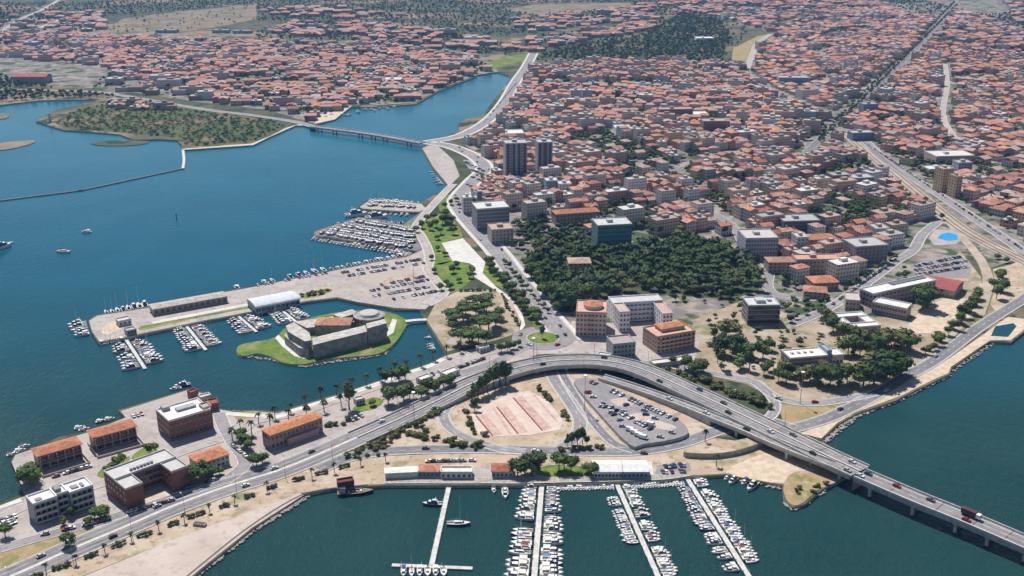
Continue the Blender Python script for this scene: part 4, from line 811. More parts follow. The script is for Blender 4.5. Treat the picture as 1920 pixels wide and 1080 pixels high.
p = GV(94, 228); r = thing('beacon', 'pale small beacon tower on the tip of the spit', 'beacon', (p.x, p.y, ZL)); b = MB(); b.cyl(0, 0, -1, 9, 1.9, 1.3, n=10); b.build('tower', M_paving_white, r); b = MB(); b.cyl(0, 0, 9, 11, 1.0, .2, n=10); b.build('lantern', M_dark, r)
# ------------------------------------------------------------------ vegetation
import bmesh
def ico(sub):
    bm = bmesh.new(); bmesh.ops.create_icosphere(bm, subdivisions=sub, radius=1.0); bm.verts.ensure_lookup_table()
    v = np.array([x.co[:] for x in bm.verts]); f = np.array([[y.index for y in x.verts] for x in bm.faces]); bm.free(); return v, f
ICO1, ICO2 = ico(1), ico(2)
def crown_arrays(rg, R_, Hc, blobs, leaves, leaf, z0, core=1, flat=1.0):
    """lumpy cores plus many leaf-sized faces round them; returns verts, faces(list)"""
    V = []; Fc = []; cen = []
    for k in range(blobs):
        a = rg.uniform(0, 6.283); rr = R_ * rg.uniform(.15, .62) if k else 0; zz = z0 + Hc * (rg.uniform(.25, .8) if k else .5)
        br = R_ * rg.uniform(.42, .62) * (1.15 if k == 0 else 1); cen.append((rr * math.cos(a), rr * math.sin(a), zz, br, br * rg.uniform(.6, .95) * flat * Hc / R_ / 1.5))
    iv, if_ = ICO2 if core == 2 else ICO1
    for (x, y, z, br, bz) in cen:
        i = len(V); s = .86
        for p in iv:
            q = 1 + rg.uniform(-.2, .2); V.append((x + p[0] * br * s * q, y + p[1] * br * s * q, z + p[2] * bz * s * q))
        Fc += [tuple(int(i + t) for t in f) for f in if_]
    for k in range(leaves):
        x, y, z, br, bz = cen[rg.randrange(len(cen))]
        u = rg.uniform(-.55, 1); a = rg.uniform(0, 6.283); s = math.sqrt(1 - u * u); q = rg.uniform(.85, 1.14)
        c = Vector((x + s * math.cos(a) * br * q, y + s * math.sin(a) * br * q, z + u * bz * q))
        n = Vector((s * math.cos(a) + rg.uniform(-.7, .7), s * math.sin(a) + rg.uniform(-.7, .7), u + rg.uniform(-.5, .8))).normalized()
        t = n.orthogonal().normalized(); bt = n.cross(t); L = leaf * rg.uniform(.6, 1.35); i = len(V)
        V += [tuple(c + t * L), tuple(c + bt * L * .6), tuple(c - t * L), tuple(c - bt * L * .6)]; Fc.append((i, i + 1, i + 2, i + 3))
    return V, Fc
def as_mesh(name, V, Fc, m):
    me = bpy.data.meshes.new(name); me.from_pydata(V, [], Fc); me.materials.append(m); me.update(); return me
def trunk_mesh(h, r0, limbs, rg, spread):
    b = MB(); b.tube([(0, 0, -.4), (rg.uniform(-.15, .15), rg.uniform(-.15, .15), h * .5), (rg.uniform(-.3, .3), 0, h)], [r0, r0 * .75, r0 * .45], 6)
    for k in range(limbs):
        a = 6.283 * k / limbs + rg.uniform(-.4, .4); z = h * rg.uniform(.6, .9)
        b.tube([(0, 0, z), (spread * .5 * math.cos(a), spread * .5 * math.sin(a), z + h * .25), (spread * math.cos(a), spread * math.sin(a), z + h * .4)], [r0 * .4, r0 * .3, r0 * .12], 5)
    return b.mesh('trunk', M_bark)
rg = random.Random(5); TREES = {}
for kind, n, (R_, Hc, bl, lv, lf, z0, th) in (('broad', 4, (4.4, 6.2, 7, 430, .55, 2.2, 3.2)), ('pine', 3, (4.8, 3.4, 8, 430, .5, 5.0, 6.0)), ('tall', 3, (2.9, 9.0, 7, 380, .5, 2.4, 4.2)), ('bush', 3, (1.9, 2.2, 4, 170, .38, .1, .6)), ('wood', 5, (4.9, 6.8, 8, 420, .62, 2.4, 3.4))):
    TREES[kind] = []
    for k in range(n):
        V, Fc = crown_arrays(rg, R_, Hc, bl, lv, lf, z0, core=1 if kind != 'bush' else 1)
        TREES[kind].append((as_mesh('crown', V, Fc, M_leaf), trunk_mesh(th, .3 if kind != 'bush' else .12, 4 if kind != 'bush' else 3, rg, R_ * .5)))
TREE_H = {'broad': 9.0, 'pine': 9.0, 'tall': 12.5, 'bush': 2.6, 'wood': 9.8}
GREENS = {'broad': [(0.106, 0.163, 0.048), (0.128, 0.185, 0.054), (0.088, 0.142, 0.048)], 'pine': [(0.088, 0.142, 0.045), (0.106, 0.153, 0.043)], 'tall': [(0.078, 0.128, 0.051), (0.099, 0.142, 0.057)], 'bush': [(0.142, 0.163, 0.057), (0.121, 0.156, 0.048), (0.199, 0.185, 0.071)], 'wood': [(.100, .150, .046), (.125, .170, .050), (.075, .120, .045), (.175, .180, .070), (.060, .100, .046), (.150, .175, .060), (.085, .135, .050)]}
NTREE = [0]
def tree(px, py, h, kind, label, group, world=None, name=None):
    x, y = world or G(px, py); t = thing(name or {'pine': 'pine_tree', 'bush': 'shrub'}.get(kind, 'tree'), label, {'bush': 'shrub'}.get(kind, 'tree'), (x, y, ZL + .05), rnd.uniform(0, 6.28), group)
    s = h / TREE_H[kind] * (1.28 if kind != 'bush' else 1.05); q = rnd.uniform(.95, 1.22) * (1.12 if kind == 'pine' else 1); t.scale = (s * q, s * q, s)
    cm, tm = rnd.choice(TREES[kind]); link('trunk', tm, t); c = link('crown' if kind != 'bush' else 'foliage', cm, t); g = rnd.choice(GREENS[kind]); f = rnd.uniform(.85, 1.18); colour(c, tuple(v * f for v in g)); NTREE[0] += 1
    return t
def trees(lst, kind, what, where, group):
    lst = sorted(lst, key=lambda p: p[0])
    for k, p in enumerate(lst): tree(p[0], p[1], p[2] * (.78 if group == 'park lawn trees' else .9 if group == 'slope trees' else 1), p[3] if len(p) > 3 else kind, f'{what}, {ordw(k + 1)} from the west {where}', group)
tree(655, 768, 15, 'tall', 'tall bushy tree standing alone beside the palm promenade', 'waterfront trees')
tree(124, 1026, 7, 'broad', 'round-headed tree alone on the parched verge by the carriageway', 'waterfront trees')
tree(10, 1008, 6, 'broad', 'round tree by the western car park', 'waterfront trees')
trees([(722,718,7),(735,717,8),(748,715,8),(760,712,8),(728,760,9),(757,752,10),(768,748,8),(790,745,8),(803,740,9),(817,737,9),(832,732,9),(845,727,8),(700,762,4)], 'broad', 'dark waterside tree', 'in the clumps beside the promenade', 'waterfront trees')
trees([(48,902,9),(56,908,9),(64,912,8),(62,898,7)], 'broad', 'dark tree', 'in the clump on the outer quay corner', 'waterfront trees')
trees([(345,905,8),(358,903,9),(368,896,8),(378,905,7),(388,893,6),(400,893,5),(412,888,4)], 'broad', 'garden tree', 'beside the villa with the orange roof', 'waterfront trees')
trees([(450,824,6),(458,836,6),(464,845,5),(474,872,6),(482,875,6),(492,869,6),(470,830,4)], 'broad', 'small street tree', 'round the service road', 'waterfront trees')
trees([(135,968,5),(178,975,6),(190,970,6),(165,985,4),(120,985,4),(205,893,5),(212,884,5),(222,876,5),(232,870,5),(280,850,5),(292,848,5)], 'broad', 'small garden tree', 'between the flats and the brick offices', 'waterfront trees')
trees([(905,583,10),(893,598,9),(868,600,9),(856,614,9),(846,604,8),(900,622,10),(916,618,10),(935,600,7),(880,642,9),(864,648,9),(897,648,9),(912,648,8),(873,590,8),(930,612,8),(885,575,7),(912,592,9),(848,622,7)], 'pine', 'umbrella pine', 'in the sandy pine garden', 'pine garden trees')
trees([(940,660,6),(952,660,6),(962,655,5),(972,650,4)], 'broad', 'leafy tree', 'at the underpass mouth', 'waterfront trees')
tree(1016, 634, 8, 'tall', 'dark conifer clump at the centre of the roundabout', 'roundabout trees', name='tree'); tree(1006, 606, 6, 'broad', 'small tree on the wedge above the roundabout', 'roundabout trees'); tree(1010, 596, 5, 'broad', 'smaller tree at the tip of the roundabout wedge', 'roundabout trees')
trees([(884,757,9),(896,746,11),(906,740,11),(914,736,12),(926,730,13),(938,724,14),(948,722,12),(890,770,7)], 'tall', 'tall eucalyptus', 'between flyover and bowls court', 'interchange trees')
trees([(1064,838,6),(1072,838,8),(1082,836,9),(1092,834,9),(1100,838,6)], 'tall', 'spiky dark tree', 'at the southern tip of the interchange', 'interchange trees')
trees([(970,892,8),(984,890,9),(996,890,7),(1012,884,10),(1048,884,9),(1058,880,8),(1070,884,8),(1104,888,6),(1110,892,6)], 'broad', 'full green tree', 'on the marina quay beside the marquees', 'marina quay trees')
trees([(1262,684,6),(1284,692,8),(1300,704,9),(1318,698,10),(1350,664,14,'wood'),(1365,642,14,'wood'),(1352,692,13,'tall'),(1372,672,12,'wood'),(1382,656,11,'wood'),(1405,694,13,'tall'),(1406,672,11),(1430,672,11),(1442,656,9),(1388,692,9),(1338,640,10,'tall'),(1345,680,11,'tall'),(1440,695,7),(1432,704,7)], 'broad', 'dark tree', 'on the slope above the flyover', 'slope trees')
trees([(1468,702,10),(1484,706,8),(1474,722,9),(1500,716,9),(1518,714,10),(1538,722,12),(1556,724,13),(1572,726,13),(1588,718,12),(1546,704,10),(1460,715,8)], 'wood', 'thick dark tree', 'in front of the white public building', 'slope trees')
trees([(1618,724,15),(1638,720,16),(1656,712,16),(1676,708,15),(1690,702,13),(1630,700,13),(1664,694,13)], 'wood', 'very large dark tree', 'in the big clump beside the coast road', 'slope trees')
trees([(1600,644,11),(1580,636,10),(1562,622,9),(1590,664,11),(1650,664,11),(1670,658,12),(1690,654,11),(1706,658,10),(1622,652,11),(1552,606,8),(1612,668,10),(1636,656,10),(1658,648,10),(1540,596,7),(1678,646,9)], 'wood', 'dark tree', 'in the belt below the nursery school', 'school trees')
trees([(1728,580,13),(1738,578,14),(1732,568,12)], 'wood', 'tall dark tree', 'in the clump in front of the gym', 'school trees')
trees([(1735,664,5),(1745,658,5),(1756,648,6),(1766,640,6),(1778,630,6),(1788,618,7),(1798,606,8),(1806,596,9),(1816,586,9),(1824,574,8),(1832,562,8),(1752,656,4),(1868,560,9),(1878,548,8),(1864,544,8),(1872,530,8),(1880,520,7)], 'broad', 'green tree', 'along the bank of the coast road', 'school trees')
trees([(780,436,7),(792,428,8),(806,432,8),(818,426,9),(830,420,10),(842,430,10),(850,440,9),(826,440,8),(812,414,9),(836,408,9),(800,416,8),(822,450,6),(846,420,9),(835,480,5),(822,470,5)], 'broad', 'park tree', 'on the lawn beside the boatyard', 'park lawn trees')
trees([(814,512,6),(850,512,7),(886,512,7),(828,544,6),(842,542,7),(858,502,6),(838,536,6),(880,522,6),(810,488,5),(862,530,5)], 'broad', 'park tree', 'on the lawn below the white square', 'park lawn trees')
trees([(835,392,8),(845,384,7),(855,378,6),(862,390,6)], 'broad', 'tree', 'on the island lawn by the slab office', 'park lawn trees')
def row(P0, P1, n, hlo, hhi, kind, what, where, group, jit=2.0):
    a, c = Vector(G(*P0)), Vector(G(*P1))
    for k in range(n):
        p = a + (c - a) * (k + .5) / n + Vector((rnd.uniform(-jit, jit), rnd.uniform(-jit, jit)))
        tree(0, 0, rnd.uniform(hlo, hhi), kind, f'{what}, {ordw(k + 1)} from {where}', group, (p.x, p.y))
row((918,500), (998,600), 14, 6, 9, 'broad', 'street tree on the seaward side of the avenue', 'its upper end', 'avenue trees', 1.5)
row((945,492), (1030,592), 12, 3, 5, 'broad', 'small tree on the median of the avenue', 'its upper end', 'avenue trees', .8)
row((982,500), (1055,592), 10, 7, 10, 'broad', 'tree on the park side of the avenue', 'its upper end', 'avenue trees', 2)
# shrubs
row((652,860), (830,772), 26, 2.2, 3.6, 'bush', 'roadside shrub on the bank of the flyover ramp', 'its western end', 'bank shrubs', 2.2)
row((672,858), (800,800), 14, 1.8, 3.0, 'bush', 'lower shrub on the ramp bank', 'its western end', 'bank shrubs', 5)
row((770,815), (905,842), 14, 2.0, 3.6, 'bush', 'shrub outside the loop road', 'its western end', 'bank shrubs', 2.5)
row((1300,708), (1440,766), 18, 3, 5, 'bush', 'dense shrub between flyover and side road', 'the roundabout', 'bank shrubs', 2.5)
row((1225,690), (1310,715), 9, 2, 4, 'bush', 'low shrub behind the flyover wall', 'the roundabout', 'bank shrubs', 3)
row((1006,726), (1036,754), 8, 1.8, 3.2, 'bush', 'shrub above the bowls court', 'the flyover', 'bank shrubs', 1.5); row((1052,772), (1066,790), 4, 1.8, 2.8, 'bush', 'shrub between bowls court and straight road', 'the flyover', 'bank shrubs', 1)
row((868,765), (905,825), 7, 2, 3.4, 'bush', 'shrub between loop road and bowls court', 'the flyover', 'bank shrubs', 2)
row((1040,842), (1130,842), 10, 1.8, 3, 'bush', 'shrub at the southern tip of the interchange', 'the west', 'bank shrubs', 3)
row((1490,930), (1540,905), 8, 1.2, 2.4, 'bush', 'low shrub on the grassy spit', 'the water', 'bank shrubs', 4)
row((600,800), (662,790), 7, 2, 3, 'bush', 'hedge shrub beside the pink hall', 'the west', 'bank shrubs', 3)
row((555,560), (618,545), 8, 2, 3.5, 'bush', 'shrub beside the pier pavilion', 'the west', 'bank shrubs', 2)
row((862,546), (930,545), 9, 1.5, 2.4, 'bush', 'low hedge shrub on the upper rim of the pine garden', 'the west', 'bank shrubs', 1); row((938,550), (974,612), 12, 1.5, 2.6, 'bush', 'low hedge shrub on the avenue rim of the pine garden', 'its upper end', 'bank shrubs', 1)
# clipped hedges along the carriageway
HEDGES = [(97,1071,135,1058),(155,1049,187,1038),(207,1029,240,1016),(257,1009,285,1000),(310,990,335,980),(352,973,385,961),(408,955,432,946),(545,903,573,896),(590,892,618,884),(632,880,658,872),(455,936,478,928),(498,919,520,911),(40,1094,78,1078)]
for k, (x0, y0, x1, y1) in enumerate(sorted(HEDGES)):
    a, c = Vector(G(x0, y0)), Vector(G(x1, y1)); m_ = (a + c) / 2; o = thing('hedge', f'clipped roadside hedge, {ordw(k + 1)} from the west along the carriageway', 'hedge', (m_.x, m_.y, ZL), math.atan2((c - a).y, (c - a).x), 'carriageway hedges')
    hv, hf = [], []; n_ = max(3, int((c - a).length / 1.7))
    for q in range(n_):
        i_ = len(hv); V, Fc = crown_arrays(random.Random(30 + k * 20 + q), 1.5 + .25 * ((q * 7) % 3), 2.0, 3, 60, .34, .1); hv += [(x + (q - (n_ - 1) / 2) * 1.7, y, z) for x, y, z in V]; hf += [tuple(i_ + t for t in f) for f in Fc]
    colour(link('foliage', as_mesh('foliage', hv, hf, M_leaf), o), (.085, .115, .042))
# palms
def palm_meshes(rg, h):
    b = MB(); b.tube([(0, 0, -.3), (.1, .05, h * .5), (.18, .0, h)], [.34, .26, .22], 7); tk = b.mesh('trunk', M_bark); b = MB()
    for k in range(22):
        a = rg.uniform(0, 6.283); el = rg.uniform(-.5, 1.1); L = rg.uniform(2.2, 3.0); pts = []
        for j in range(5):
            t = j / 4; pts.append((Vector((math.cos(a), math.sin(a), 0)) * L * t * math.cos(el * .6), h + L * (t * math.sin(el) - t * t * .75)))
        s = Vector((-math.sin(a), math.cos(a), 0))
        for j in range(4):
            w0, w1 = .5 * (1 - (j / 4) ** 2) + .08, .5 * (1 - ((j + 1) / 4) ** 2) + .04
            p0, z0 = pts[j]; p1, z1 = pts[j + 1]
            b.q((p0.x - s.x * w0, p0.y - s.y * w0, z0 - .18), (p0.x, p0.y, z0), (p1.x, p1.y, z1), (p1.x - s.x * w1, p1.y - s.y * w1, z1 - .18)); b.q((p0.x, p0.y, z0), (p0.x + s.x * w0, p0.y + s.y * w0, z0 - .18), (p1.x + s.x * w1, p1.y + s.y * w1, z1 - .18), (p1.x, p1.y, z1))
    return tk, b.mesh('crown', M_leaf)
PALMS = [palm_meshes(random.Random(60 + k), 7 + k * .7) for k in range(4)]
def palm(x, y, s, label, group):
    t = thing('palm_tree', label, 'palm tree', (x, y, ZL), rnd.uniform(0, 6.28), group); t.scale = (s, s, s); tk, cm = rnd.choice(PALMS); link('trunk', tk, t); colour(link('crown', cm, t), rnd.choice([(.07, .095, .032), (.055, .08, .03)]))
a, c = Vector(G(452, 806)), Vector(G(884, 652))
for k in range(17): p = a + (c - a) * k / 16; palm(p.x + rnd.uniform(-1, 1), p.y + rnd.uniform(-1, 1), rnd.uniform(.85, 1.1), f'promenade palm, {ordw(k + 1)} from the west along the water side', 'promenade palms')
a, c = Vector(G(436, 826)), Vector(G(640, 762))
for k in range(7): p = a + (c - a) * k / 6; palm(p.x, p.y, rnd.uniform(.8, 1.0), f'promenade palm, {ordw(k + 1)} from the west in the inland row', 'promenade palms')
for k, (x, y) in enumerate([(20,1105),(87,1076),(143,1058),(197,1037),(247,1015),(298,995),(346,980),(393,961),(440,944),(501,921),(585,896),(627,886),(676,872),(723,865)]):
    p = G(x, y); palm(p[0], p[1], .62, f'short palm on the carriageway verge, {ordw(k + 1)} from the west', 'carriageway palms')
for k, (x, y) in enumerate([(1343,874),(1322,828)]): p = G(x, y); palm(p[0], p[1], .8, ['lone palm by the concrete bank wall', 'bushy palm under the slip ramp'][k], 'flyover palms')

# ------------------------------------------------------------------ street lamps
b = MB(); b.cyl(0, 0, 0, 9.5, .14, .08); lamp_pole = b.mesh('pole', M_steel); b = MB(); b.tube([(0, 0, 9.3), (.9, 0, 9.9), (2.0, 0, 10.0)], .07, 5); lamp_arm = b.mesh('arm', M_steel); b = MB(); b.box(1.7, 2.7, -.2, .2, 9.86, 10.05, bottom=True); lamp_head = b.mesh('lamp_head', M_white)
def lamps(W, off, step, label, group, z=0.0, rot=0):
    C = offsets(W, off); acc = 0; k = 0
    for i in range(1, len(C)):
        acc += (Vector(C[i]) - Vector(C[i - 1])).length
        if acc > step:
            acc = 0; px, py = proj(*C[i])
            if not (-60 < px < 1980 and py < 1120): continue
            k += 1; d = Vector(W[i]) - Vector(W[i - 1]); t = thing('street_lamp', f'{label}, {ordw(k)} from the west', 'street lamp', (C[i][0], C[i][1], C[i][2] + z), math.atan2(d.y, d.x) - math.copysign(math.pi / 2, off), group)
            link('pole', lamp_pole, t); link('arm', lamp_arm, t); link('lamp_head', lamp_head, t)
lamps(path3(CAUSE, 8), -8.8, 26, 'street lamp on the seaward verge of the dual carriageway', 'street lamps')
lamps(path3(FLY, 8), 8.1, 34, 'street lamp on the inland parapet of the flyover', 'street lamps')
for k, (x, y, s, lb) in enumerate([(777,797,2.0,'very tall mast lamp beside the ramp bank'), (1096,770,2.2,'very tall mast lamp at the car park wall'), (1000,690,2.0,'very tall mast lamp beside the roundabout underpass'), (1500,757,2.0,'very tall mast lamp by the dry grass triangle'), (776,540,2.0,'very tall mast lamp on the pier car park')]):
    p = GV(x, y); t = thing('mast_lamp', lb, 'street lamp', (p.x, p.y, p.z), 0, 'mast lamps'); b = MB(); b.cyl(0, 0, 0, 10.0 * s, .22, .12); b.build('mast', M_steel, t); b = MB(); b.cyl(0, 0, 10 * s, 10 * s + .5, 1.1, 1.1, n=10); b.build('lamp_ring', M_white, t)
# ------------------------------------------------------------------ boats
def hull_mb(L, B, free, cockpit=None, transom=.85, sheer=.25):
    """pointed hull, stern at -L/2, bow at +L/2; cockpit (x0,x1) sunk into the deck"""
    b = MB(); n = 10; xs = [-L / 2 + L * k / n for k in range(n + 1)]
    def hw(x):
        t = (x + L / 2) / L; return B / 2 * (transom + (1 - transom) * min(1, t / .35)) * (1 - max(0, (t - .45) / .55) ** 2.2)
    def zd(x): t = (x + L / 2) / L; return free * (1 + sheer * t * t)
    up = [[(x, s * hw(x), zd(x)) for x in xs] for s in (1, -1)]
    dn = [[(x * .96, s * hw(x) * .82, -.25) for x in xs] for s in (1, -1)]
    for i in range(n):
        b.q(dn[0][i + 1], dn[0][i], up[0][i], up[0][i + 1]); b.q(dn[1][i], dn[1][i + 1], up[1][i + 1], up[1][i])
    b.q(dn[0][0], dn[1][0], up[1][0], up[0][0])
    c0, c1 = cockpit or (9e9, 9e9)
    for i in range(n):
        xm = (xs[i] + xs[i + 1]) / 2; sunk = c0 < xm < c1; f = .72 if sunk else 1.0
        a, c = up[0][i], up[0][i + 1]; d, e = up[1][i], up[1][i + 1]
        if not sunk: b.q(d, e, c, a, m=1)
        else:
            zi = free * .35; ai, ci, di, ei = [(p[0], p[1] * f, p[2]) for p in (a, c, d, e)]; al, cl, dl, el = [(p[0], p[1] * f, zi) for p in (a, c, d, e)]
            b.q(ai, ci, c, a, m=1); b.q(d, e, ei, di, m=1); b.q(dl, el, cl, al, m=1); b.q(al, cl, ci, ai, m=1); b.q(ei, el, dl, di, m=1)
    return b
def cabin_mb(x0, x1, hw, z0, h, rake=.5, taper=.8):
    b = MB(); lo = [(x0, -hw, z0), (x1, -hw * .8, z0), (x1, hw * .8, z0), (x0, hw, z0)]; hi = [(x0 + rake * .2, -hw * taper, z0 + h), (x1 - rake, -hw * taper * .75, z0 + h), (x1 - rake, hw * taper * .75, z0 + h), (x0 + rake * .2, hw * taper, z0 + h)]
    for i in range(4): j = (i + 1) % 4; b.q(lo[i], lo[j], hi[j], hi[i], m=1)
    b.q(*hi); return b
M_deck = mat('boat_deck', (.66, .63, .58), rough=.6, var=.08, scale=1); M_blueglass = mat('boat_glass', (.03, .05, .08), rough=.1, var=.2, spec=.6); M_boatwhite = mat('gelcoat', (.76, .76, .75), rough=.3, var=.05, scale=.8, spec=.4); M_canvas = mat('canvas', (.3, .3, .3), var=.1, scale=1, objcol=True)
def boat_proto(kind):
    t = bpy.data.objects.new({'sail': 'sailing_boat', 'motor': 'motor_boat', 'small': 'dinghy', 'cruiser': 'cabin_cruiser'}[kind], None); sc.collection.objects.link(t); t['category'] = 'boat'
    if kind == 'small':
        hull_mb(5.5, 2.1, .7, (-2.4, 1.2), .9).build('hull', [M_objpaint, M_deck], t); b = MB(); b.box(-.2, .6, -.5, .5, .2, 1.2); b.build('console', M_boatwhite, t); b = MB(); b.box(-3.1, -2.7, -.25, .25, .1, 1.2); b.build('outboard_motor', M_dark, t)
    if kind == 'motor':
        hull_mb(8, 2.8, 1.0, (-3.6, -.4), .9).build('hull', [M_objpaint, M_deck], t); cabin_mb(-.5, 2.6, 1.05, 1.0, .9, 1.0).build('cabin', [M_boatwhite, M_blueglass], t); b = MB(); b.q((-3.2, -1.1, 2.5), (-.6, -1.05, 2.6), (-.6, 1.05, 2.6), (-3.2, 1.1, 2.5)); b.build('bimini', M_canvas, t)
    if kind == 'cruiser':
        hull_mb(12, 3.9, 1.5, (-5.6, -3.2), .92).build('hull', [M_objpaint, M_deck], t); cabin_mb(-3.2, 3.6, 1.6, 1.5, 1.5, 1.4).build('cabin', [M_boatwhite, M_blueglass], t); cabin_mb(-2.6, .8, 1.2, 3.02, .7, .8).build('flybridge', [M_boatwhite, M_blueglass], t); b = MB(); b.tube([(-1.5, -1, 3.6), (-2, -.9, 4.9), (-2, .9, 4.9), (-1.5, 1, 3.6)], .09, 5); b.build('radar_arch', M_white, t)
    if kind == 'sail':
        hull_mb(10, 3.1, 1.1, (-4.6, -1.8), .7, .15).build('hull', [M_objpaint, M_deck], t); cabin_mb(-1.8, 2.4, .95, 1.15, .55, .8).build('cabin', [M_boatwhite, M_blueglass], t); b = MB(); b.cyl(.7, 0, 1, 13.5, .11, .07); b.build('mast', M_white, t); b = MB(); b.tube([(.7, 0, 2.6), (-3.6, 0, 2.5)], .2, 6); b.build('furled_sail', M_canvas, t)
    return t
PROTO = {k: boat_proto(k) for k in ('small', 'motor', 'cruiser', 'sail')}; PL = {'small': 5.5, 'motor': 8.0, 'cruiser': 12.0, 'sail': 10.0}; PB = {'small': 2.1, 'motor': 2.8, 'cruiser': 3.9, 'sail': 3.1}
HULLC = [((.76, .76, .75), 'white')] * 9 + [((.05, .08, .18), 'navy'), ((.55, .62, .70), 'pale blue'), ((.62, .58, .50), 'cream')]
CANV = [(.06, .10, .25), (.70, .69, .66), (.66, .65, .62), (.13, .22, .34), (.62, .60, .55), (.68, .66, .62), (.20, .07, .07)]
def boat(kind, x, y, ang, label, group, L=None):
    s = (L or PL[kind]) / PL[kind]; hc, hn = rnd.choice(HULLC)
    c, parts = copy_tree(PROTO[kind], (x, y, 0), ang, label.replace('HULL', hn), group, (s, s, s)); cv = rnd.choice(CANV)
    for ch in parts:
        if ch.name.startswith('hull'): colour(ch, hc)
        if ch.name.startswith(('bimini', 'furled')): colour(ch, cv)
    return c
KN = {'small': 'dinghy', 'motor': 'motor boat', 'cruiser': 'cabin cruiser', 'sail': 'sailing boat'}
def pontoon(P0, P1, width, label, z=.7, name='pontoon'):
    a, c = Vector(G(*P0, z)), Vector(G(*P1, z)); d = (c - a); L = d.length; r = thing(name, label, 'pontoon', (a.x, a.y, 0), math.atan2(d.y, d.x), 'mooring pontoons')
    b = MB(); b.box(0, L, -width / 2, width / 2, z - .5, z, bottom=True); b.build('deck', M_concrete_pale, r)
    for k in range(max(2, int(L / 9))):
        for s in (1, -1): b = MB(); b.cyl(4 + k * 9, s * (width / 2 + .2), -2, z + 1.0, .18, n=6); b.build('pile', M_steel, r)
    return a, d, L
def moor(P0, P1, side, width, n, Lr, kinds, where, group, start=.06, end=.98, z=.7, skip=()):
    """boats lying side on to a pontoon, bow outwards; side +1 = to the left of the walk out"""
    a, c = Vector(G(*P0, z)), Vector(G(*P1, z)); d = c - a; u = d.normalized(); nrm = Vector((-u.y, u.x)) * side; cnt = 0
    for k in range(n):
        if k in skip: continue
        t = start + (end - start) * (k + .5) / n; L = Lr[0] + (Lr[1] - Lr[0]) * t + rnd.uniform(-.8, .8); slot = d.length * (end - start) / n
        kind = rnd.choice(kinds)
        if L * PB[kind] / PL[kind] > slot * 1.05: L = slot * 1.05 * PL[kind] / PB[kind]
        p = a + d * t + nrm * (width / 2 + .8 + L / 2 + rnd.uniform(0, .6)); cnt += 1
        boat(kind, p.x, p.y, math.atan2(nrm.y, nrm.x) + rnd.uniform(-.06, .06), f'HULL {KN[kind]}, {ordw(cnt)} from shore, {where}', group, L)
mk = ['motor', 'motor', 'cruiser', 'small', 'motor', 'sail', 'sail']
pontoon((845,897), (809,1060), 2.4, 'long bare pontoon with a crosspiece in the marina'); pontoon((735,1059), (886,1065), 2.2, 'crosspiece pontoon at the end of the bare pontoon')
pontoon((1016,905), (1000,1100), 2.6, 'straight marina pontoon lined with boats on both sides'); pontoon((1156,906), (1245,1105), 2.4, 'slanting marina pontoon east of the straight one'); pontoon((1286,893), (1420,1105), 2.4, 'easternmost slanting marina pontoon')
moor((1016,905), (1000,1100), -1, 2.6, 23, (7, 12.5), mk, 'west side of straight pontoon', 'marina boats', .03, .98, skip=(9, 10, 17)); moor((1016,905), (1000,1100), 1, 2.6, 24, (6.5, 11.5), mk, 'east side of straight pontoon', 'marina boats', .04, .98, skip=(7, 15))
moor((1156,906), (1245,1105), -1, 2.4, 20, (6, 10), mk, 'west side of slanting pontoon', 'marina boats', .14, .60, skip=(4, 5)); moor((1156,906), (1245,1105), 1, 2.4, 34, (6, 11), mk, 'east side of slanting pontoon', 'marina boats', .03, .9, skip=(9, 13, 14, 18, 22, 23))
moor((1286,893), (1420,1105), -1, 2.4, 31, (6, 10), mk, 'west side of easternmost pontoon', 'marina boats', .10, .85, skip=(17, 22, 25, 27, 28)); moor((1286,893), (1420,1105), 1, 2.4, 31, (7, 13), mk, 'east side of easternmost pontoon', 'marina boats', .04, .80, skip=(3, 4))
moor((1046,908), (1150,906), -1, 1, 19, (6, 8), ['motor', 'small', 'motor'], 'quay wall between straight and slanting pontoons', 'quay boats', 0, 1); moor((1186,905), (1280,899), -1, 1, 18, (6, 8), ['motor', 'small', 'motor'], 'quay wall between slanting and easternmost pontoons', 'quay boats', 0, 1)
def lone(kind, px, py, deg, L, label, group='scattered boats'): x, y = G(px, py, 0); return boat(kind, x, y, R(deg), label, group, L)
lone('cruiser', 811, 947, 180, 10, 'HULL cruiser moored broadside to the west of the bare pontoon'); lone('sail', 860, 984, 0, 11.5, 'HULL yacht moored alone east of the bare pontoon'); lone('cruiser', 947, 928, -88, 10, 'HULL cruiser lying stern to the quay near the trees'); lone('motor', 926, 920, -88, 6.5, 'HULL small boat beside the lone quay cruiser')
for k in range(6): lone(['motor', 'sail', 'motor', 'small', 'motor', 'small'][k], 757 + k * 15, 1074, -86, 7.5, f'HULL boat below the crosspiece pontoon, {ordw(k + 1)} from the west', 'marina boats')
lone('cruiser', 1374, 903, -128, 9, 'HULL cruiser nosing the beach, second from the east'); lone('cruiser', 1410, 914, -128, 11, 'HULL cruiser nosing the beach, easternmost of all'); lone('motor', 1396, 905, -128, 7, 'HULL boat between the two beach cruisers'); lone('motor', 1363, 897, -128, 6, 'HULL small boat west of the beach cruisers')
lone('cruiser', 3, 466, 60, 20, 'HULL large yacht at anchor cut by the western edge of the view'); lone('small', 19, 456, 20, 6, 'HULL tender beside the large anchored yacht'); lone('sail', 120, 473, -12, 13, 'HULL sailing boat at anchor in the open gulf'); lone('motor', 162, 436, 175, 9, 'HULL motor boat at anchor beyond the anchored sailing boat')
lone('cruiser', 342, 724, 200, 10, 'HULL cruiser tied at the quay tip'); lone('motor', 329, 730, 200, 7, 'HULL boat tied next to the quay tip cruiser')
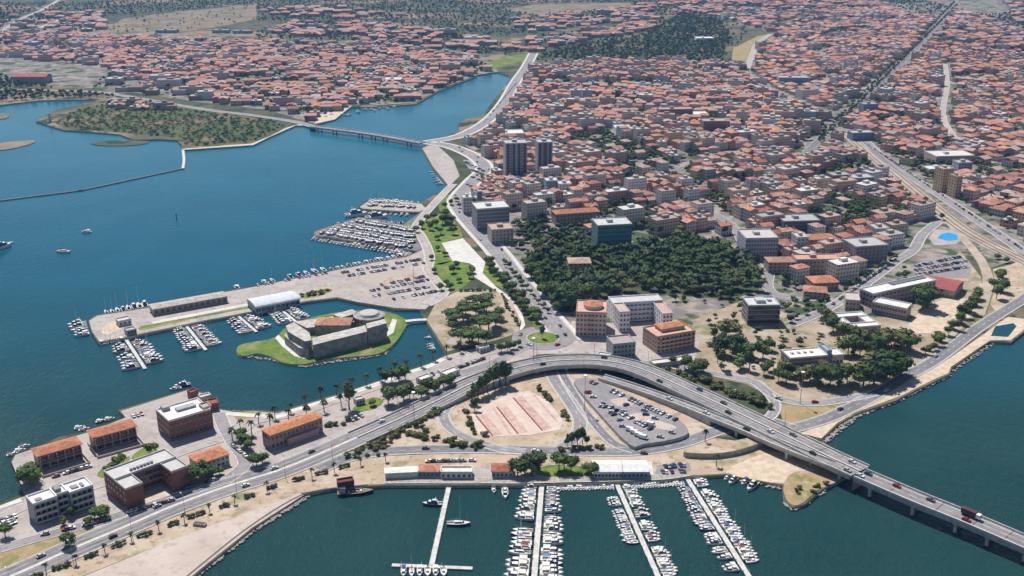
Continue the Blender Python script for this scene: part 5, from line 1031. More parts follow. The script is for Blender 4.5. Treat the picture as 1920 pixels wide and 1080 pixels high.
for k, (x, y) in enumerate([(24,853),(38,846),(46,838),(150,803),(158,806),(190,791),(206,787)]): lone('motor', x, y, 30, 6, f'HULL boat along the outer terrace quay, {ordw(k + 1)} from the west')
# finger piers behind the museum
Q = [((236,636),(272,691),'westernmost finger pier', 9, (9, 12)), ((346,607),(386,656),'second finger pier', 11, (8, 11)), ((446,592),(481,622),'third finger pier', 7, (8, 11)), ((520,575),(556,604),'finger pier nearest the museum', 8, (8, 11))]
for (P0, P1, lb, n, Lr) in Q:
    pontoon(P0, P1, 2.2, 'pale ' + lb, .8); k2 = ['sail', 'cruiser', 'motor', 'cruiser']
    moor(P0, P1, -1, 2.2, n, Lr, k2, 'west side of ' + lb, 'long pier boats', .12, .95, skip=(3,) if n == 9 else ()); moor(P0, P1, 1, 2.2, n, Lr, k2, 'east side of ' + lb, 'long pier boats', .12, .9)
moor((196,588), (280,574), 1, .5, 8, (8, 13), ['sail', 'cruiser'], 'seaward side of the pier head', 'long pier boats', 0, 1, ZL); moor((430,544), (620,506), 1, .5, 11, (8, 11), ['sail', 'motor', 'cruiser'], 'seaward side beyond the warehouse', 'long pier boats', .05, 1, ZL, skip=(1, 2, 5)); moor((620,506), (760,480), 1, .5, 13, (7, 10), ['sail', 'motor', 'motor'], 'seaward side of the pier car park', 'long pier boats', 0, 1, ZL)
moor((172,625), (164,600), 1, .5, 5, (9, 13), ['cruiser', 'sail', 'motor'], 'blunt western end of the pier', 'long pier boats', 0, 1, ZL); moor((250,634), (188,646), -1, .5, 6, (7, 9), ['motor', 'sail'], 'landward corner of the pier head', 'long pier boats', .1, 1, ZL)
moor((590,443), (775,472), -1, .3, 26, (7, 10), ['motor', 'sail', 'motor', 'cruiser'], 'southern side of the boatyard quay', 'boatyard boats', 0, 1, ZL); moor((627,419), (755,420), 1, .3, 14, (7, 10), ['motor', 'sail', 'motor'], 'northern side of the boatyard quay', 'boatyard boats', 0, 1, ZL)
lone('cruiser', 668, 405, 20, 22, 'HULL big yacht beside the northern boatyard quay'); lone('cruiser', 706, 410, 20, 22, 'HULL second big yacht beside the northern boatyard quay')
moor((680,394), (770,400), -1, .3, 9, (5, 7), ['small', 'motor'], 'small boat pier', 'boatyard boats', 0, 1, ZL); moor((690,376), (785,381), 1, .3, 10, (5, 8), ['motor', 'sail'], 'northern side of the small boat pier', 'boatyard boats', 0, 1, ZL); moor((812,318), (835,345), -1, .3, 6, (5, 8), ['motor', 'small'], 'beach bend', 'boatyard boats', 0, 1, ZL)
for k in range(10): lone('motor', 797 + k * 1.5 + rnd.uniform(-1, 1), 622 + k * 4.2, 180, 5, f'HULL little boat along the basin wall, {ordw(k + 1)} from the footbridge', 'basin boats') if k in (3, 6, 7, 8) else None
for k in range(12): lone('motor', 640 + k * 9 + rnd.uniform(-3, 3), 215 - k * 1.2 + rnd.uniform(-3, 4), rnd.uniform(0, 360), 8, f'HULL boat off the sandy bank of the inlet, {ordw(k + 1)} from the old bridge', 'inlet boats')
for p in PROTO.values():
    for ch in list(p.children): bpy.data.objects.remove(ch)
    bpy.data.objects.remove(p)
# old barge
p = GV(667, 925, 0); r = thing('barge', 'dark old work barge with cluttered deck moored by the apron', 'barge', (p.x, p.y, 0), R(6)); hull_mb(18, 5.5, 1.4, (-7, 4), .95).build('hull', [mat('barge_hull', (.04, .035, .04), var=.3), mat('barge_deck', (.22, .17, .15), var=.35, scale=1.5)], r)
b = MB(); b.box(-8, -5, -1.8, 1.8, 1.3, 4.2); b.build('wheelhouse', mat('barge_house', (.45, .40, .36), var=.3), r)
for k in range(5): b = MB(); b.box(-4 + k * 2, -2.7 + k * 2, -1 + .3 * (k % 3), .6, .5, 1.4 + .4 * (k % 2)); b.build('deck_crate', [M_concrete_pale, M_steel, MATS['barge_house']][k % 3], r)

# ------------------------------------------------------------------ cars
def car_mesh():
    b = MB()
    prof = [(-2.1, .35), (-2.1, .85), (-1.6, .95), (1.0, .95), (1.95, .75), (2.1, .35)]
    for (x0, z0), (x1, z1) in zip(prof, prof[1:]): b.q((x0, -.85, z0), (x0, .85, z0), (x1, .85, z1), (x1, -.85, z1))
    for s in (1, -1): b.q(*[(x, s * .85, z) for x, z in (prof if s < 0 else prof[::-1])])
    lo = [(-1.75, .93), (.95, .93)]; hi = [(-1.3, 1.45), (.25, 1.45)]
    c = [(-1.75, -.78, .94), (.95, -.78, .94), (.95, .78, .94), (-1.75, .78, .94)]; t = [(-1.3, -.62, 1.45), (.25, -.62, 1.45), (.25, .62, 1.45), (-1.3, .62, 1.45)]
    for i in range(4): j = (i + 1) % 4; b.q(c[i], c[j], t[j], t[i], m=1)
    b.q(*t)
    for x in (-1.35, 1.3):
        for s in (1, -1): b.box(x - .32, x + .32, s * .8 - .12, s * .8 + .12, .02, .64, m=2)
    return b.mesh('car', [M_objpaint, M_glass, M_tyre])
CARM = car_mesh()
def van_mesh():
    b = MB(); b.box(-2.6, 1.3, -1, 1, .4, 2.3); prof = [(1.3, .4), (1.3, 2.25), (1.7, 2.2), (2.3, 1.3), (2.6, 1.2), (2.6, .4)]
    for i, ((x0, z0), (x1, z1)) in enumerate(zip(prof, prof[1:])): b.q((x0, -.95, z0), (x0, .95, z0), (x1, .95, z1), (x1, -.95, z1), m=1 if i == 2 else 0)
    for s in (1, -1): b.q(*[(x, s * .95, z) for x, z in (prof if s < 0 else prof[::-1])])
    for x in (-1.7, 1.6):
        for s in (1, -1): b.box(x - .36, x + .36, s * .93 - .12, s * .93 + .12, .02, .72, m=2)
    return b.mesh('van', [M_objpaint, M_glass, M_tyre])
VANM = van_mesh()
CARC = [((.72, .72, .72), 'white'), ((.72, .72, .72), 'white'), ((.42, .43, .45), 'silver'), ((.40, .41, .43), 'silver'), ((.12, .12, .13), 'dark grey'), ((.03, .03, .035), 'black'), ((.03, .03, .035), 'black'), ((.04, .07, .18), 'dark blue'), ((.20, .19, .18), 'grey'), ((.06, .06, .07), 'charcoal'), ((.45, .45, .46), 'silver'), ((.70, .70, .69), 'white'), ((.26, .04, .035), 'red')]
NCAR = [0]; FARCARS = []
def car(x, y, z, ang, label, group, mesh=None, col=None):
    if NCAR[0] >= 300 and mesh is None: FARCARS.append((x, y, z, ang, rnd.choice(CARC)[0])); return
    c, n = col or rnd.choice(CARC); label = label.replace('COL', n); label = label.replace('from the west', 'from west') if len(label.split()) > 15 else label; o = link('van' if mesh is VANM else 'car', mesh or CARM, None, (x, y, z)); o.rotation_euler = (0, 0, ang); colour(o, c); tag(o, label.replace('COL', n), 'van' if mesh is VANM else 'car', group); NCAR[0] += 1; return o
def parked(P0, P1, n, where, group, z=ZL + .1, fill=.85, across=True):
    a, c = Vector(G(*P0, z)), Vector(G(*P1, z)); d = c - a; ang = math.atan2(d.y, d.x) + (math.pi / 2 if across else 0); k2 = 0
    for k in range(n):
        if rnd.random() > fill: continue
        p = a + d * (k + .5) / n; k2 += 1; car(p.x, p.y, z, ang + rnd.choice((0, math.pi)) + rnd.uniform(-.05, .05), f'COL car, {ordw(k2)} from the west {where}', group)
g = 'parked cars'
parked((1108,716), (1282,794), 30, 'beside the flyover in the raised car park', g, ZP + .03, .62)
parked((1118,750), (1222,806), 20, 'in the middle row of the raised car park', g, ZP + .06, .45); parked((1100,734), (1165,790), 12, 'in the wall-side row of the raised car park', g, ZP + .06, .5)
for k, (x, y) in enumerate([(1102,737),(1112,745),(1127,762),(1168,772),(1174,760),(1184,784),(1194,792),(1167,800),(1211,778),(1228,785),(1208,770),(1260,812),(1238,820)]): p = G(x, y, ZP); car(p[0], p[1], ZP + .03, rnd.uniform(-.6, .6), f'COL car, {ordw(k + 1)} scattered one in the raised car park', g)
for k, (x, y) in enumerate([(1182,808),(1190,813),(1198,818),(1206,822),(1220,798)]): p = G(x, y, ZP); car(p[0], p[1], ZP + .03, R(-30), ['white van nearest the retaining wall', 'white van beside the one at the retaining wall', 'third white van along the retaining wall', 'fourth white van at the wall corner', 'white van alone amid the sandy patches'][k], 'vans in the raised car park', VANM, ((.74, .74, .73), 'white'))
parked((240,962), (325,938), 9, 'beside the brick office forecourt', g, ZL + .3, .9, False); parked((80,1003), (205,975), 13, 'in front of the white-roofed flats', g, ZL + .3, .8, False); parked((2,978), (34,966), 7, 'in the western quay car park', g, ZL + .2, .9); parked((0,988), (30,978), 6, 'in the second row of the western quay car park', g, ZL + .2, .9)
parked((345,918), (420,895), 9, 'by the garden of the orange-roofed villa', g, ZL + .3, .7, False); parked((100,895), (180,872), 8, 'between the terraces and the flats', g, ZL + .2, .7, False); parked((246,782), (270,776), 3, 'on the wide paved quay', g, ZL + .2, 1); parked((436,836), (468,862), 6, 'on the service road', g, ZL + .3, .8, False)
parked((800,705), (858,690), 8, 'at the promenade awnings', g, ZL + .3, .8); parked((860,690), (920,668), 10, 'near the underpass mouth', g, ZL + .3, .7, False); parked((655,790), (690,775), 4, 'at the little lawn', g, ZL + .2, .8)
parked((1245,876), (1290,872), 8, 'behind the marina quay', g, ZL + .15, .8); parked((1240,886), (1285,884), 8, 'on the marina quay edge', g, ZL + .15, .7); parked((800,866), (890,864), 10, 'behind the marina kiosks', g, ZL + .15, .6, False)
for i, (P0, P1, n) in enumerate([((640,512),(795,486),34), ((652,518),(796,494),32), ((690,540),(800,518),24), ((694,546),(808,524),26), ((700,556),(822,535),28), ((736,562),(826,545),20), ((480,536),(620,511),22)]): parked(P0, P1, n, f'in the {ordw(i + 1)} pier car park row', g, ZL + .1, .62)
for i, (P0, P1, n) in enumerate([((1716,500),(1800,482),22), ((1716,508),(1812,490),24), ((1718,516),(1818,500),24)]): parked(P0, P1, n, f'in the {ordw(i + 1)} row above the gym', g, ZL + .15, .7)
g = 'cars on the road'
def driving(W, offs, lst, where, z=.05):
    for k, (t, o_) in enumerate(lst):
        C = offsets(W, o_); i = min(len(C) - 2, max(1, int(t * (len(C) - 1)))); d = Vector(C[i + 1]) - Vector(C[i - 1]); car(C[i][0], C[i][1], C[i][2] + z, math.atan2(d.y, d.x), f'COL car driving, {ordw(k + 1)} from the west on {where}', g)
driving(FLYW, 0, [(.06, 5), (.15, -5), (.3, 5.5), (.42, -3), (.55, 5), (.66, -5), (.7, 5.2), (.74, 3), (.76, -4), (.82, -3), (.84, 4), (.9, -4), (.97, 5), (.985, -4.5)], 'the flyover', .06); driving(BRGW, 0, [(.03, -2.3), (.07, 2.4), (.16, 2.4), (.24, 2.4), (.34, -2.4)], 'the long sea bridge', .06)
driving(path3(CAUSE), 0, [(.3, 5), (.42, -4), (.55, 5), (.7, -5), (.8, 3), (.9, 5)], 'the dual carriageway', .35); driving(RAMPW, 0, [(.25, 0), (.4, 0), (.6, 0)], 'the slip ramp', .06)
driving(path3([(1560,781),(1640,741),(1700,706),(1760,671),(1830,618)]), 0, [(.1, 2), (.35, -2), (.75, 2)], 'the coast road', .25); driving(path3([(1440,736),(1462,748),(1500,756),(1540,756),(1592,748)]), 0, [(.3, -1), (.7, 1)], 'the side road', .25); driving(path3([(695,850),(900,842),(1100,847),(1240,848)]), 0, [(.2, 2), (.5, -2), (.98, -2)], 'the slip road', .3); driving(path3(AVE), 0, [(k / 22, (-5, 5, -2.5, 2.5)[k % 4]) for k in range(1, 21)], 'the waterfront avenue', .3)
for a_ in range(5): q = ring(16)[a_ * 8 + 2]; car(q[0], q[1], ZL + .25, 2 * math.pi * (a_ * 8 + 2) / 40 + math.pi / 2, f'COL car going round the roundabout, {ordw(a_ + 1)} counted anticlockwise', g)
for i, (P0, P1, n) in enumerate([((872,304),(908,322),12), ((876,316),(912,330),12), ((884,332),(908,342),10), ((876,346),(896,354),8)]): parked(P0, P1, n, f'in the {ordw(i + 1)} row below the towers', 'parked cars', ZL + .15, .8)
parked((1628,272), (1920,470), 90, 'along the railway road', 'parked cars', ZL + .3, .6, False); parked((1560,572), (1680,486), 30, 'along the school avenue', 'parked cars', ZL + .3, .6, False); parked((968,156), (905,232), 40, 'along the inlet road', 'parked cars', ZL + .3, .5, False)
# boatyard hardstanding: laid-up boats in tight rows (mass)
LAID = MB(); LAIDC = []
def laid_up(P0, P1, n):
    a, c = Vector(G(*P0)), Vector(G(*P1)); d = c - a; ang = math.atan2(d.y, d.x) + math.pi / 2
    for k in range(n):
        if rnd.random() > .8: continue
        p = a + d * (k + .5) / n + Vector((rnd.uniform(-1.2, 1.2), rnd.uniform(-1.5, 1.5))); L = rnd.uniform(6.5, 9); hb = hull_mb(L, L * .33, 1.2, None, .9); cb = cabin_mb(-L * .12, L * .28, L * .11, 1.2, .9, .8); ca, sa = math.cos(ang), math.sin(ang)
        mb = MB(); mb.cyl(L * .05, 0, 1.2, rnd.uniform(9, 12), .12, .08, n=4) if rnd.random() < .3 else None
        hc = rnd.choice([(.76, .76, .75), (.74, .74, .73), (.60, .62, .66), (.10, .16, .32), (.35, .42, .55), (.45, .43, .42), (.16, .16, .18)])
        for q, mo in ((hb, 0), (cb, 2), (mb, 0)):
            i = len(LAID.v); LAID.v += [(p.x + x * ca - y * sa, p.y + x * sa + y * ca, ZL + .9 + z) for x, y, z in q.v]; LAID.f += [tuple(i + t for t in f) for f in q.f]; LAID.m += [m_ + mo for m_ in q.m]; LAIDC.extend([hc] * len(q.f))
for i, (P0, P1, n) in enumerate([((606,437),(772,465),48), ((625,431),(778,456),46), ((645,424),(780,446),40), ((668,416),(775,434),32), ((684,384),(778,389),30), ((692,379),(750,380),18)]): laid_up(P0, P1, n)
o = LAID.build('laid_up_boats', [mat('laid_paint', (.5, .5, .5), rough=.35, var=.05, attr='Col', spec=.4), M_deck, M_boatwhite, M_blueglass]); at = o.data.attributes.new('Col', 'FLOAT_COLOR', 'FACE'); at.data.foreach_set('color', np.array([(*c, 1) for c in LAIDC], np.float32).ravel()); tag(o, 'close-packed boats laid up on the boatyard quay and small pier', 'boats', kind='stuff')
if FARCARS:
    b = MB(); cv = [tuple(v.co) for v in CARM.vertices]; cf = [tuple(p.vertices) for p in CARM.polygons]; cm_ = [p.material_index for p in CARM.polygons]; cols = []
    for (x, y, z, a_, c_) in FARCARS:
        i = len(b.v); ca, sa = math.cos(a_), math.sin(a_); b.v += [(x + vx * ca - vy * sa, y + vx * sa + vy * ca, z + vz) for vx, vy, vz in cv]; b.f += [tuple(i + t for t in f) for f in cf]; b.m += cm_; cols += [c_] * len(cf)
    o = b.build('distant_cars', [mat('far_paint', (.5, .5, .5), rough=.4, var=.05, attr='Col', spec=.4), M_glass, M_tyre]); at = o.data.attributes.new('Col', 'FLOAT_COLOR', 'FACE'); at.data.foreach_set('color', np.array([(*c, 1) for c in cols], np.float32).ravel()); tag(o, 'mass of small parked cars along far streets and the boatyard', 'cars', kind='stuff')
for k in range(6):
    W = [(*G(712 + k * 11, 537 - k * 2.2), ZL), (*G(724 + k * 11, 522 - k * 2.2), ZL)]; b = MB(); ribbon(b, offsets(W, 1.5), offsets(W, -1.5), .12); tag(b.build('bay_stripe', M_soil), f'sandy tree bay strip in the pier car park, {ordw(k + 1)} from the west', 'bay strip', 'pier car park strips', 'structure')
# lorry on the bridge
i = min(range(len(BRGW)), key=lambda q: abs(proj(*BRGW[q])[0] - 1822)); C = offsets(BRGW, 2.3); d = Vector(C[i + 1]) - Vector(C[i - 1]); r = thing('lorry', 'dark lorry with white cab heading out along the sea bridge', 'lorry', (C[i][0], C[i][1], C[i][2] + .05), math.atan2(d.y, d.x))
b = MB(); b.box(-4.6, 2.2, -1.2, 1.2, 1.0, 3.4, bottom=True); b.build('cargo_box', mat('lorry_box', (.10, .05, .055), var=.25), r); b = MB(); b.box(2.5, 4.4, -1.15, 1.15, .7, 2.9); b.build('cab', M_white, r); b = MB(); b.box(4.4, 4.46, -1, 1, 1.7, 2.6); b.build('windscreen', M_glass, r); b = MB(); b.box(-4.6, 4.2, -.5, .5, .6, 1.0); b.build('chassis', M_dark, r)
for x in (-3.6, -2.3, 3.3):
    for s in (1, -1): b = MB(); b.box(x - .5, x + .5, s * 1.0 - .15, s * 1.0 + .15, 0, 1.0); b.build('wheel', M_tyre, r)
p = GV(190, 1000); i = 0
p = G(375, 985); o = thing('container', 'long grey skip lying on the apron edge', 'container', (p[0], p[1], ZL + .1), R(-12)); b = MB(); b.box(-3, 3, -1.1, 1.1, 0, 1.3); b.build('body', M_steel, o); b = MB(); b.box(-2.8, 2.8, -.95, .95, 1.3, 1.34); b.build('lid', M_dark, o)

# ------------------------------------------------------------------ keep-clear map for houses and woods
X0, Y0, RES = -2400, 250, 2.0; NX, NY = 2400, 2400
KEEP = np.zeros((NY, NX), bool)                 # True = nothing may be built
def raster(pg, val=True, M=None):
    M = KEEP if M is None else M; pg = np.array(pg); lo = pg.min(0); hi = pg.max(0)
    i0, i1 = max(0, int((lo[0] - X0) / RES)), min(NX, int((hi[0] - X0) / RES) + 2); j0, j1 = max(0, int((lo[1] - Y0) / RES)), min(NY, int((hi[1] - Y0) / RES) + 2)
    if i1 <= i0 or j1 <= j0: return
    xs = X0 + (np.arange(i0, i1) + .5) * RES; ys = Y0 + (np.arange(j0, j1) + .5) * RES; XX, YY = np.meshgrid(xs, ys); ins = np.zeros(XX.shape, bool); n = len(pg); j = n - 1
    for i in range(n):
        xi, yi = pg[i]; xj, yj = pg[j]
        if yi != yj: ins ^= ((yi > YY) != (yj > YY)) & (XX < (xj - xi) * (YY - yi) / (yj - yi) + xi)
        j = i
    M[j0:j1, i0:i1] |= ins
WATER = np.zeros((NY, NX), bool); LANDM = np.zeros((NY, NX), bool); raster(LAND, M=LANDM); KEEP |= ~LANDM
for f in FOOT: raster(f)
def keep_path(W, half):
    for a, c in zip(W, W[1:]):
        L = math.hypot(c[0] - a[0], c[1] - a[1]); n = max(1, int(L / 3))
        for k in range(n):
            x = a[0] + (c[0] - a[0]) * k / n; y = a[1] + (c[1] - a[1]) * k / n; r_ = int(half / RES) + 1; i = int((x - X0) / RES); j = int((y - Y0) / RES)
            if 0 <= i - r_ and i + r_ < NX and 0 <= j - r_ and j + r_ < NY: KEEP[j - r_:j + r_ + 1, i - r_:i + r_ + 1] = True
for W, wd_ in ROADS: keep_path(W, wd_ / 2 + 2.0)
NOBUILD = [poly(p) for p in ([(760,430),(800,395),(870,360),(905,330),(912,322),(868,400),(925,470),(985,545),(1065,640),(960,660),(830,660),(790,560),(820,480)], [(985,500),(1010,470),(1060,452),(1118,442),(1190,466),(1290,446),(1392,472),(1428,510),(1424,548),(1480,545),(1500,600),(1560,600),(1600,640),(1720,620),(1850,520),(1850,560),(1500,800),(1180,690),(1060,640)], [(1700,530),(1705,495),(1735,475),(1738,445),(1750,425),(1812,425),(1830,470),(1840,520),(1800,580),(1720,580)], [(1010,108),(1060,92),(1110,82),(1200,70),(1230,52),(1280,25),(1350,38),(1372,75),(1345,122),(1200,118),(1050,114)], [(1370,118),(1375,88),(1450,58),(1406,118)], [(1640,0),(1700,-5),(1790,15),(1760,35),(1700,28)])]
for p in NOBUILD: raster(p)
for p in FIELDS: raster(p)
def clear(x, y, r_=5):
    i = int((x - X0) / RES); j = int((y - Y0) / RES); k = max(1, int(r_ / RES))
    if not (k <= i < NX - k and k <= j < NY - k): return False
    return not KEEP[j - k:j + k + 1, i - k:i + k + 1].any()

# ------------------------------------------------------------------ houses
ROOFC = [((0.528, 0.241, 0.169), 'terracotta')] * 3 + [((0.585, 0.307, 0.222), 'pale terracotta')] * 4 + [((0.637, 0.274, 0.148), 'orange')] * 2 + [((0.459, 0.228, 0.186), 'dull red')] * 3 + [((0.532, 0.355, 0.294), 'pinkish-brown')] * 4 + [((0.408, 0.189, 0.158), 'dark red')] * 2 + [((0.481, 0.388, 0.347), 'weathered brown')] * 2
FLATC = [((.38, .355, .335), 'grey'), ((.48, .44, .41), 'pale grey'), ((.64, .62, .59), 'whitish'), ((.42, .31, .27), 'brownish'), ((.46, .33, .28), 'tile-red')]
WALLC = [((.66, .58, .48), 'cream'), ((.66, .62, .58), 'off-white'), ((.58, .46, .37), 'beige'), ((.62, .42, .34), 'pink'), ((.60, .49, .30), 'ochre'), ((.46, .45, .46), 'grey'), ((.50, .30, .23), 'brick-red'), ((.72, .71, .70), 'white'), ((.64, .56, .47), 'cream')]
from mathutils import noise as mnoise
hr = random.Random(77); HOUSES = []; YARD = []
def district(pts, ang, cell, dens, flat, hts, treep, street=5, bigp=.07):
    pg = poly(pts); c, s = math.cos(R(ang)), math.sin(R(ang)); P = np.array(pg); loc = np.stack([P[:, 0] * c + P[:, 1] * s, -P[:, 0] * s + P[:, 1] * c], 1); lo, hi = loc.min(0), loc.max(0)
    cx, cy = cell; nx, ny = int((hi[0] - lo[0]) / cx) + 1, int((hi[1] - lo[1]) / cy) + 1
    for j in range(ny):
        if street and j % street == street - 1: continue
        hs = hr.uniform(0, cx)
        for i in range(nx):
            if street and (i + (j // street) * 2) % 9 == 8: continue
            u = lo[0] + i * cx + hs + hr.uniform(-1, 1) * cx * .12; v = lo[1] + j * cy + hr.uniform(-1, 1) * cy * .12; x, y = u * c - v * s, u * s + v * c
            if not inside((x, y), pg): continue
            gn = mnoise.noise(Vector((x * .011, y * .011, 3.7))) + .5 * mnoise.noise(Vector((x * .03, y * .03, 9.1))); bn_ = mnoise.noise(Vector((x * .006, y * .006, 21.0)))
            if gn > .29 and hr.random() < .88:
                YARD.append((x, y)); YARD.append((x + hr.uniform(-5, 5), y + hr.uniform(-5, 5))); continue
            if hr.random() > dens:
                if hr.random() < treep: YARD.append((x, y))
                continue
            w, d = cx * hr.uniform(.92, 1.12), cy * hr.uniform(.82, 1.06)
            if not clear(x, y, min(w, d) * .4): 
                continue
            big = hr.random() < bigp
            if big: w *= hr.uniform(1.2, 2.1); d *= hr.uniform(1.0, 1.35)
            h = hr.uniform(*hts) * (hr.uniform(1.3, 1.9) if big else 1); h = min(h, 17.5); rt = 'flat' if hr.random() < (flat + (.3 if bn_ > .24 else -.13)) or big else ('gable' if hr.random() < .45 else 'hip')
            HOUSES.append((x, y, R(ang) + hr.choice((0, math.pi / 2 if abs(w - d) < 3 else 0)) + hr.uniform(-.06, .06), w, d, h, rt, hr.choice(FLATC if rt == 'flat' else ROOFC), hr.choice(WALLC if not big else WALLC[:4] + WALLC[7:])))
            if hr.random() < treep * .35: YARD.append((x + hr.uniform(-1, 1) * cx * .6, y - cy * .55))
            if hr.random() < .16: YARD.append((x + hr.uniform(-1, 1) * 8, y + hr.uniform(-1, 1) * 8))
district([(872,272),(930,238),(1100,235),(1300,245),(1440,262),(1500,300),(1560,340),(1640,400),(1700,420),(1780,430),(1740,470),(1700,480),(1600,520),(1560,560),(1490,565),(1440,500),(1395,440),(1290,440),(1190,440),(1110,440),(1010,468),(930,470),(868,400),(905,330),(912,300)], 24, (11.5, 11), .92, .34, (6, 12.5), .6, 6, .15)
district([(930,238),(962,190),(985,130),(1180,118),(1390,120),(1420,150),(1530,200),(1590,245),(1500,300),(1440,262),(1300,245),(1100,235)], -12, (12.5, 12), .90, .32, (6, 12), .6, 6, .12)
district([(1630,280),(1590,245),(1625,176),(1720,95),(1920,90),(2150,60),(2150,420),(1925,478),(1850,440),(1740,352)], 38, (13, 12.5), .88, .26, (5, 10), .6, 6)
district([(1490,292),(1530,200),(1600,120),(1700,95),(1625,176),(1590,245),(1625,290),(1760,420),(1700,420),(1560,340)], 32, (12, 12), .9, .34, (6, 12), .6, 6, .14)
district([(1400,118),(1440,72),(1520,25),(1640,0),(1780,10),(1700,100),(1600,130),(1530,200),(1420,150)], 18, (16, 15), .84, .18, (5, 9), .5, 5)
district([(1790,15),(1920,60),(2100,40),(2100,90),(1720,95)], 30, (17, 16), .75, .15, (5, 8), .7, 5)
district([(1880,0),(2100,0),(2100,40),(1910,45)], 10, (22, 20), .4, .2, (5, 8), .8, 5)
district([(-250,90),(0,62),(200,68),(480,80),(700,82),(890,108),(925,130),(893,140),(825,165),(778,188),(718,194),(650,198),(620,215),(590,228),(500,203),(380,190),(330,150),(150,120),(0,108),(-250,110)], 8, (15, 14), .74, .24, (5, 9), .75, 5)
district([(200,135),(330,150),(380,190),(240,172),(170,165)], 4, (20, 18), .55, .5, (5, 8), .6, 4)
district([(190,195),(280,190),(360,200),(300,208),(220,206)], 6, (14, 14), .6, .2, (4, 6), .5, 0)
district([(480,60),(560,40),(720,45),(900,70),(960,90),(900,105),(700,80)], -6, (20, 18), .48, .2, (5, 8), .9, 5)
district([(920,95),(1010,70),(1160,50),(1230,40),(1220,60),(1100,78),(1010,98)], 6, (19, 17), .55, .2, (5, 9), .9, 5)
district([(480,20),(620,12),(760,30),(560,40)], 3, (26, 24), .35, .2, (5, 8), .9, 5); district([(-200,50),(0,30),(190,22),(200,60),(0,60)], 6, (24, 22), .42, .2, (5, 8), .9, 5)
district([(960,35),(1100,25),(1220,8),(1240,35),(1100,52),(980,62)], 3, (22, 20), .5, .2, (5, 8), .9, 5); district([(1200,10),(1400,-5),(1640,-5),(1500,25),(1440,60),(1360,35),(1280,20)], 10, (20, 18), .6, .2, (5, 8), .8, 5)
# projected size decides which 300 stand alone
vis = []
for k, hs in enumerate(HOUSES):
    px, py = proj(hs[0], hs[1], ZL + hs[5])
    vis.append((0 if 5 < px < 1915 and 2 < py < 1080 else 1, hs[1]))
order = sorted(range(len(HOUSES)), key=lambda k: vis[k]); NEAR = set(order[:300])
LANDMARKS = [('the two grey tower blocks', G(990, 335)), ('the blue-green glass office', G(1150, 460)), ('the wooded park', G(1250, 470)), ('the lilac-grey office block', G(1425, 480)), ('the mauve block', G(1635, 490)), ('the swimming pool', G(1775, 445)), ('the long convent roof', G(1085, 415)), ('the wide dark block', G(1500, 440)), ('the slab office block', G(925, 425)), ('the railway road', G(1700, 345)), ('the orange villa', G(1550, 540)), ('the old market street', G(1300, 400))]
def win_wall(name, attr=None):
    m = mat(name, (.5, .5, .5), var=.16, scale=.3, attr=attr, objcol=attr is None); t = m.node_tree; bs = t.nodes['Principled BSDF']; lk = bs.inputs['Base Color'].links[0].from_socket
    uv = t.nodes.new('ShaderNodeUVMap'); sp = t.nodes.new('ShaderNodeSeparateXYZ'); t.links.new(uv.outputs[0], sp.inputs[0])
    def band(src, period, lo, hi):
        d_ = t.nodes.new('ShaderNodeMath'); d_.operation = 'MULTIPLY'; d_.inputs[1].default_value = 1 / period; t.links.new(src, d_.inputs[0]); f = t.nodes.new('ShaderNodeMath'); f.operation = 'FRACT'; t.links.new(d_.outputs[0], f.inputs[0])
        a_ = t.nodes.new('ShaderNodeMath'); a_.operation = 'GREATER_THAN'; a_.inputs[1].default_value = lo; t.links.new(f.outputs[0], a_.inputs[0]); c_ = t.nodes.new('ShaderNodeMath'); c_.operation = 'LESS_THAN'; c_.inputs[1].default_value = hi; t.links.new(f.outputs[0], c_.inputs[0])
        mu = t.nodes.new('ShaderNodeMath'); mu.operation = 'MULTIPLY'; t.links.new(a_.outputs[0], mu.inputs[0]); t.links.new(c_.outputs[0], mu.inputs[1]); return mu.outputs[0]
    mu = t.nodes.new('ShaderNodeMath'); mu.operation = 'MULTIPLY'; t.links.new(band(sp.outputs[0], 2.9, .3, .68), mu.inputs[0]); t.links.new(band(sp.outputs[1], 3.05, .3, .78), mu.inputs[1])
    mx = t.nodes.new('ShaderNodeMix'); mx.data_type = 'RGBA'; t.links.new(mu.outputs[0], mx.inputs[0]); t.links.new(lk, mx.inputs[6]); mx.inputs[7].default_value = (.06, .06, .07, 1); t.links.new(mx.outputs[2], bs.inputs['Base Color']); return m
M_hwall = win_wall('house_wall'); M_twall = win_wall('town_wall', 'Col'); M_troof = mat('town_roof', (.5, .3, .2), var=.35, scale=.8, attr='Col')
def house_parts(w, d, h, rt, pitch=.32):
    """walls (faces, uv) and roof faces of one house, origin at the middle of its base"""
    x, y = w / 2, d / 2; c = [(-x, -y), (x, -y), (x, y), (-x, y)]; Wv, Wf, Wuv = [], [], []
    for i in range(4):
        a, b_ = c[i], c[(i + 1) % 4]; L = math.hypot(b_[0] - a[0], b_[1] - a[1]); k = len(Wv); Wv += [(*a, -.6), (*b_, -.6), (*b_, h), (*a, h)]; Wf.append((k, k + 1, k + 2, k + 3)); Wuv += [(0, 0), (L, 0), (L, h), (0, h)]
    if rt == 'flat':
        Rb = MB(); Rb.q((-x, -y, h - .5), (x, -y, h - .5), (x, y, h - .5), (-x, y, h - .5)); Rb.v = [(p[0] * .97, p[1] * .97, p[2]) for p in Rb.v]
        if w > 8: Rb.box(-x * .2, x * .35, -y * .1, y * .5, h - .5, h + 2.0)
    else:
        Rb = roof_mb(w, d, h, rt, .5, pitch, -x, -y); Rb.f.pop(); Rb.m.pop()
        if rt == 'gable':                                # close the gable triangles with wall
            pass
    return Wv, Wf, Wuv, Rb
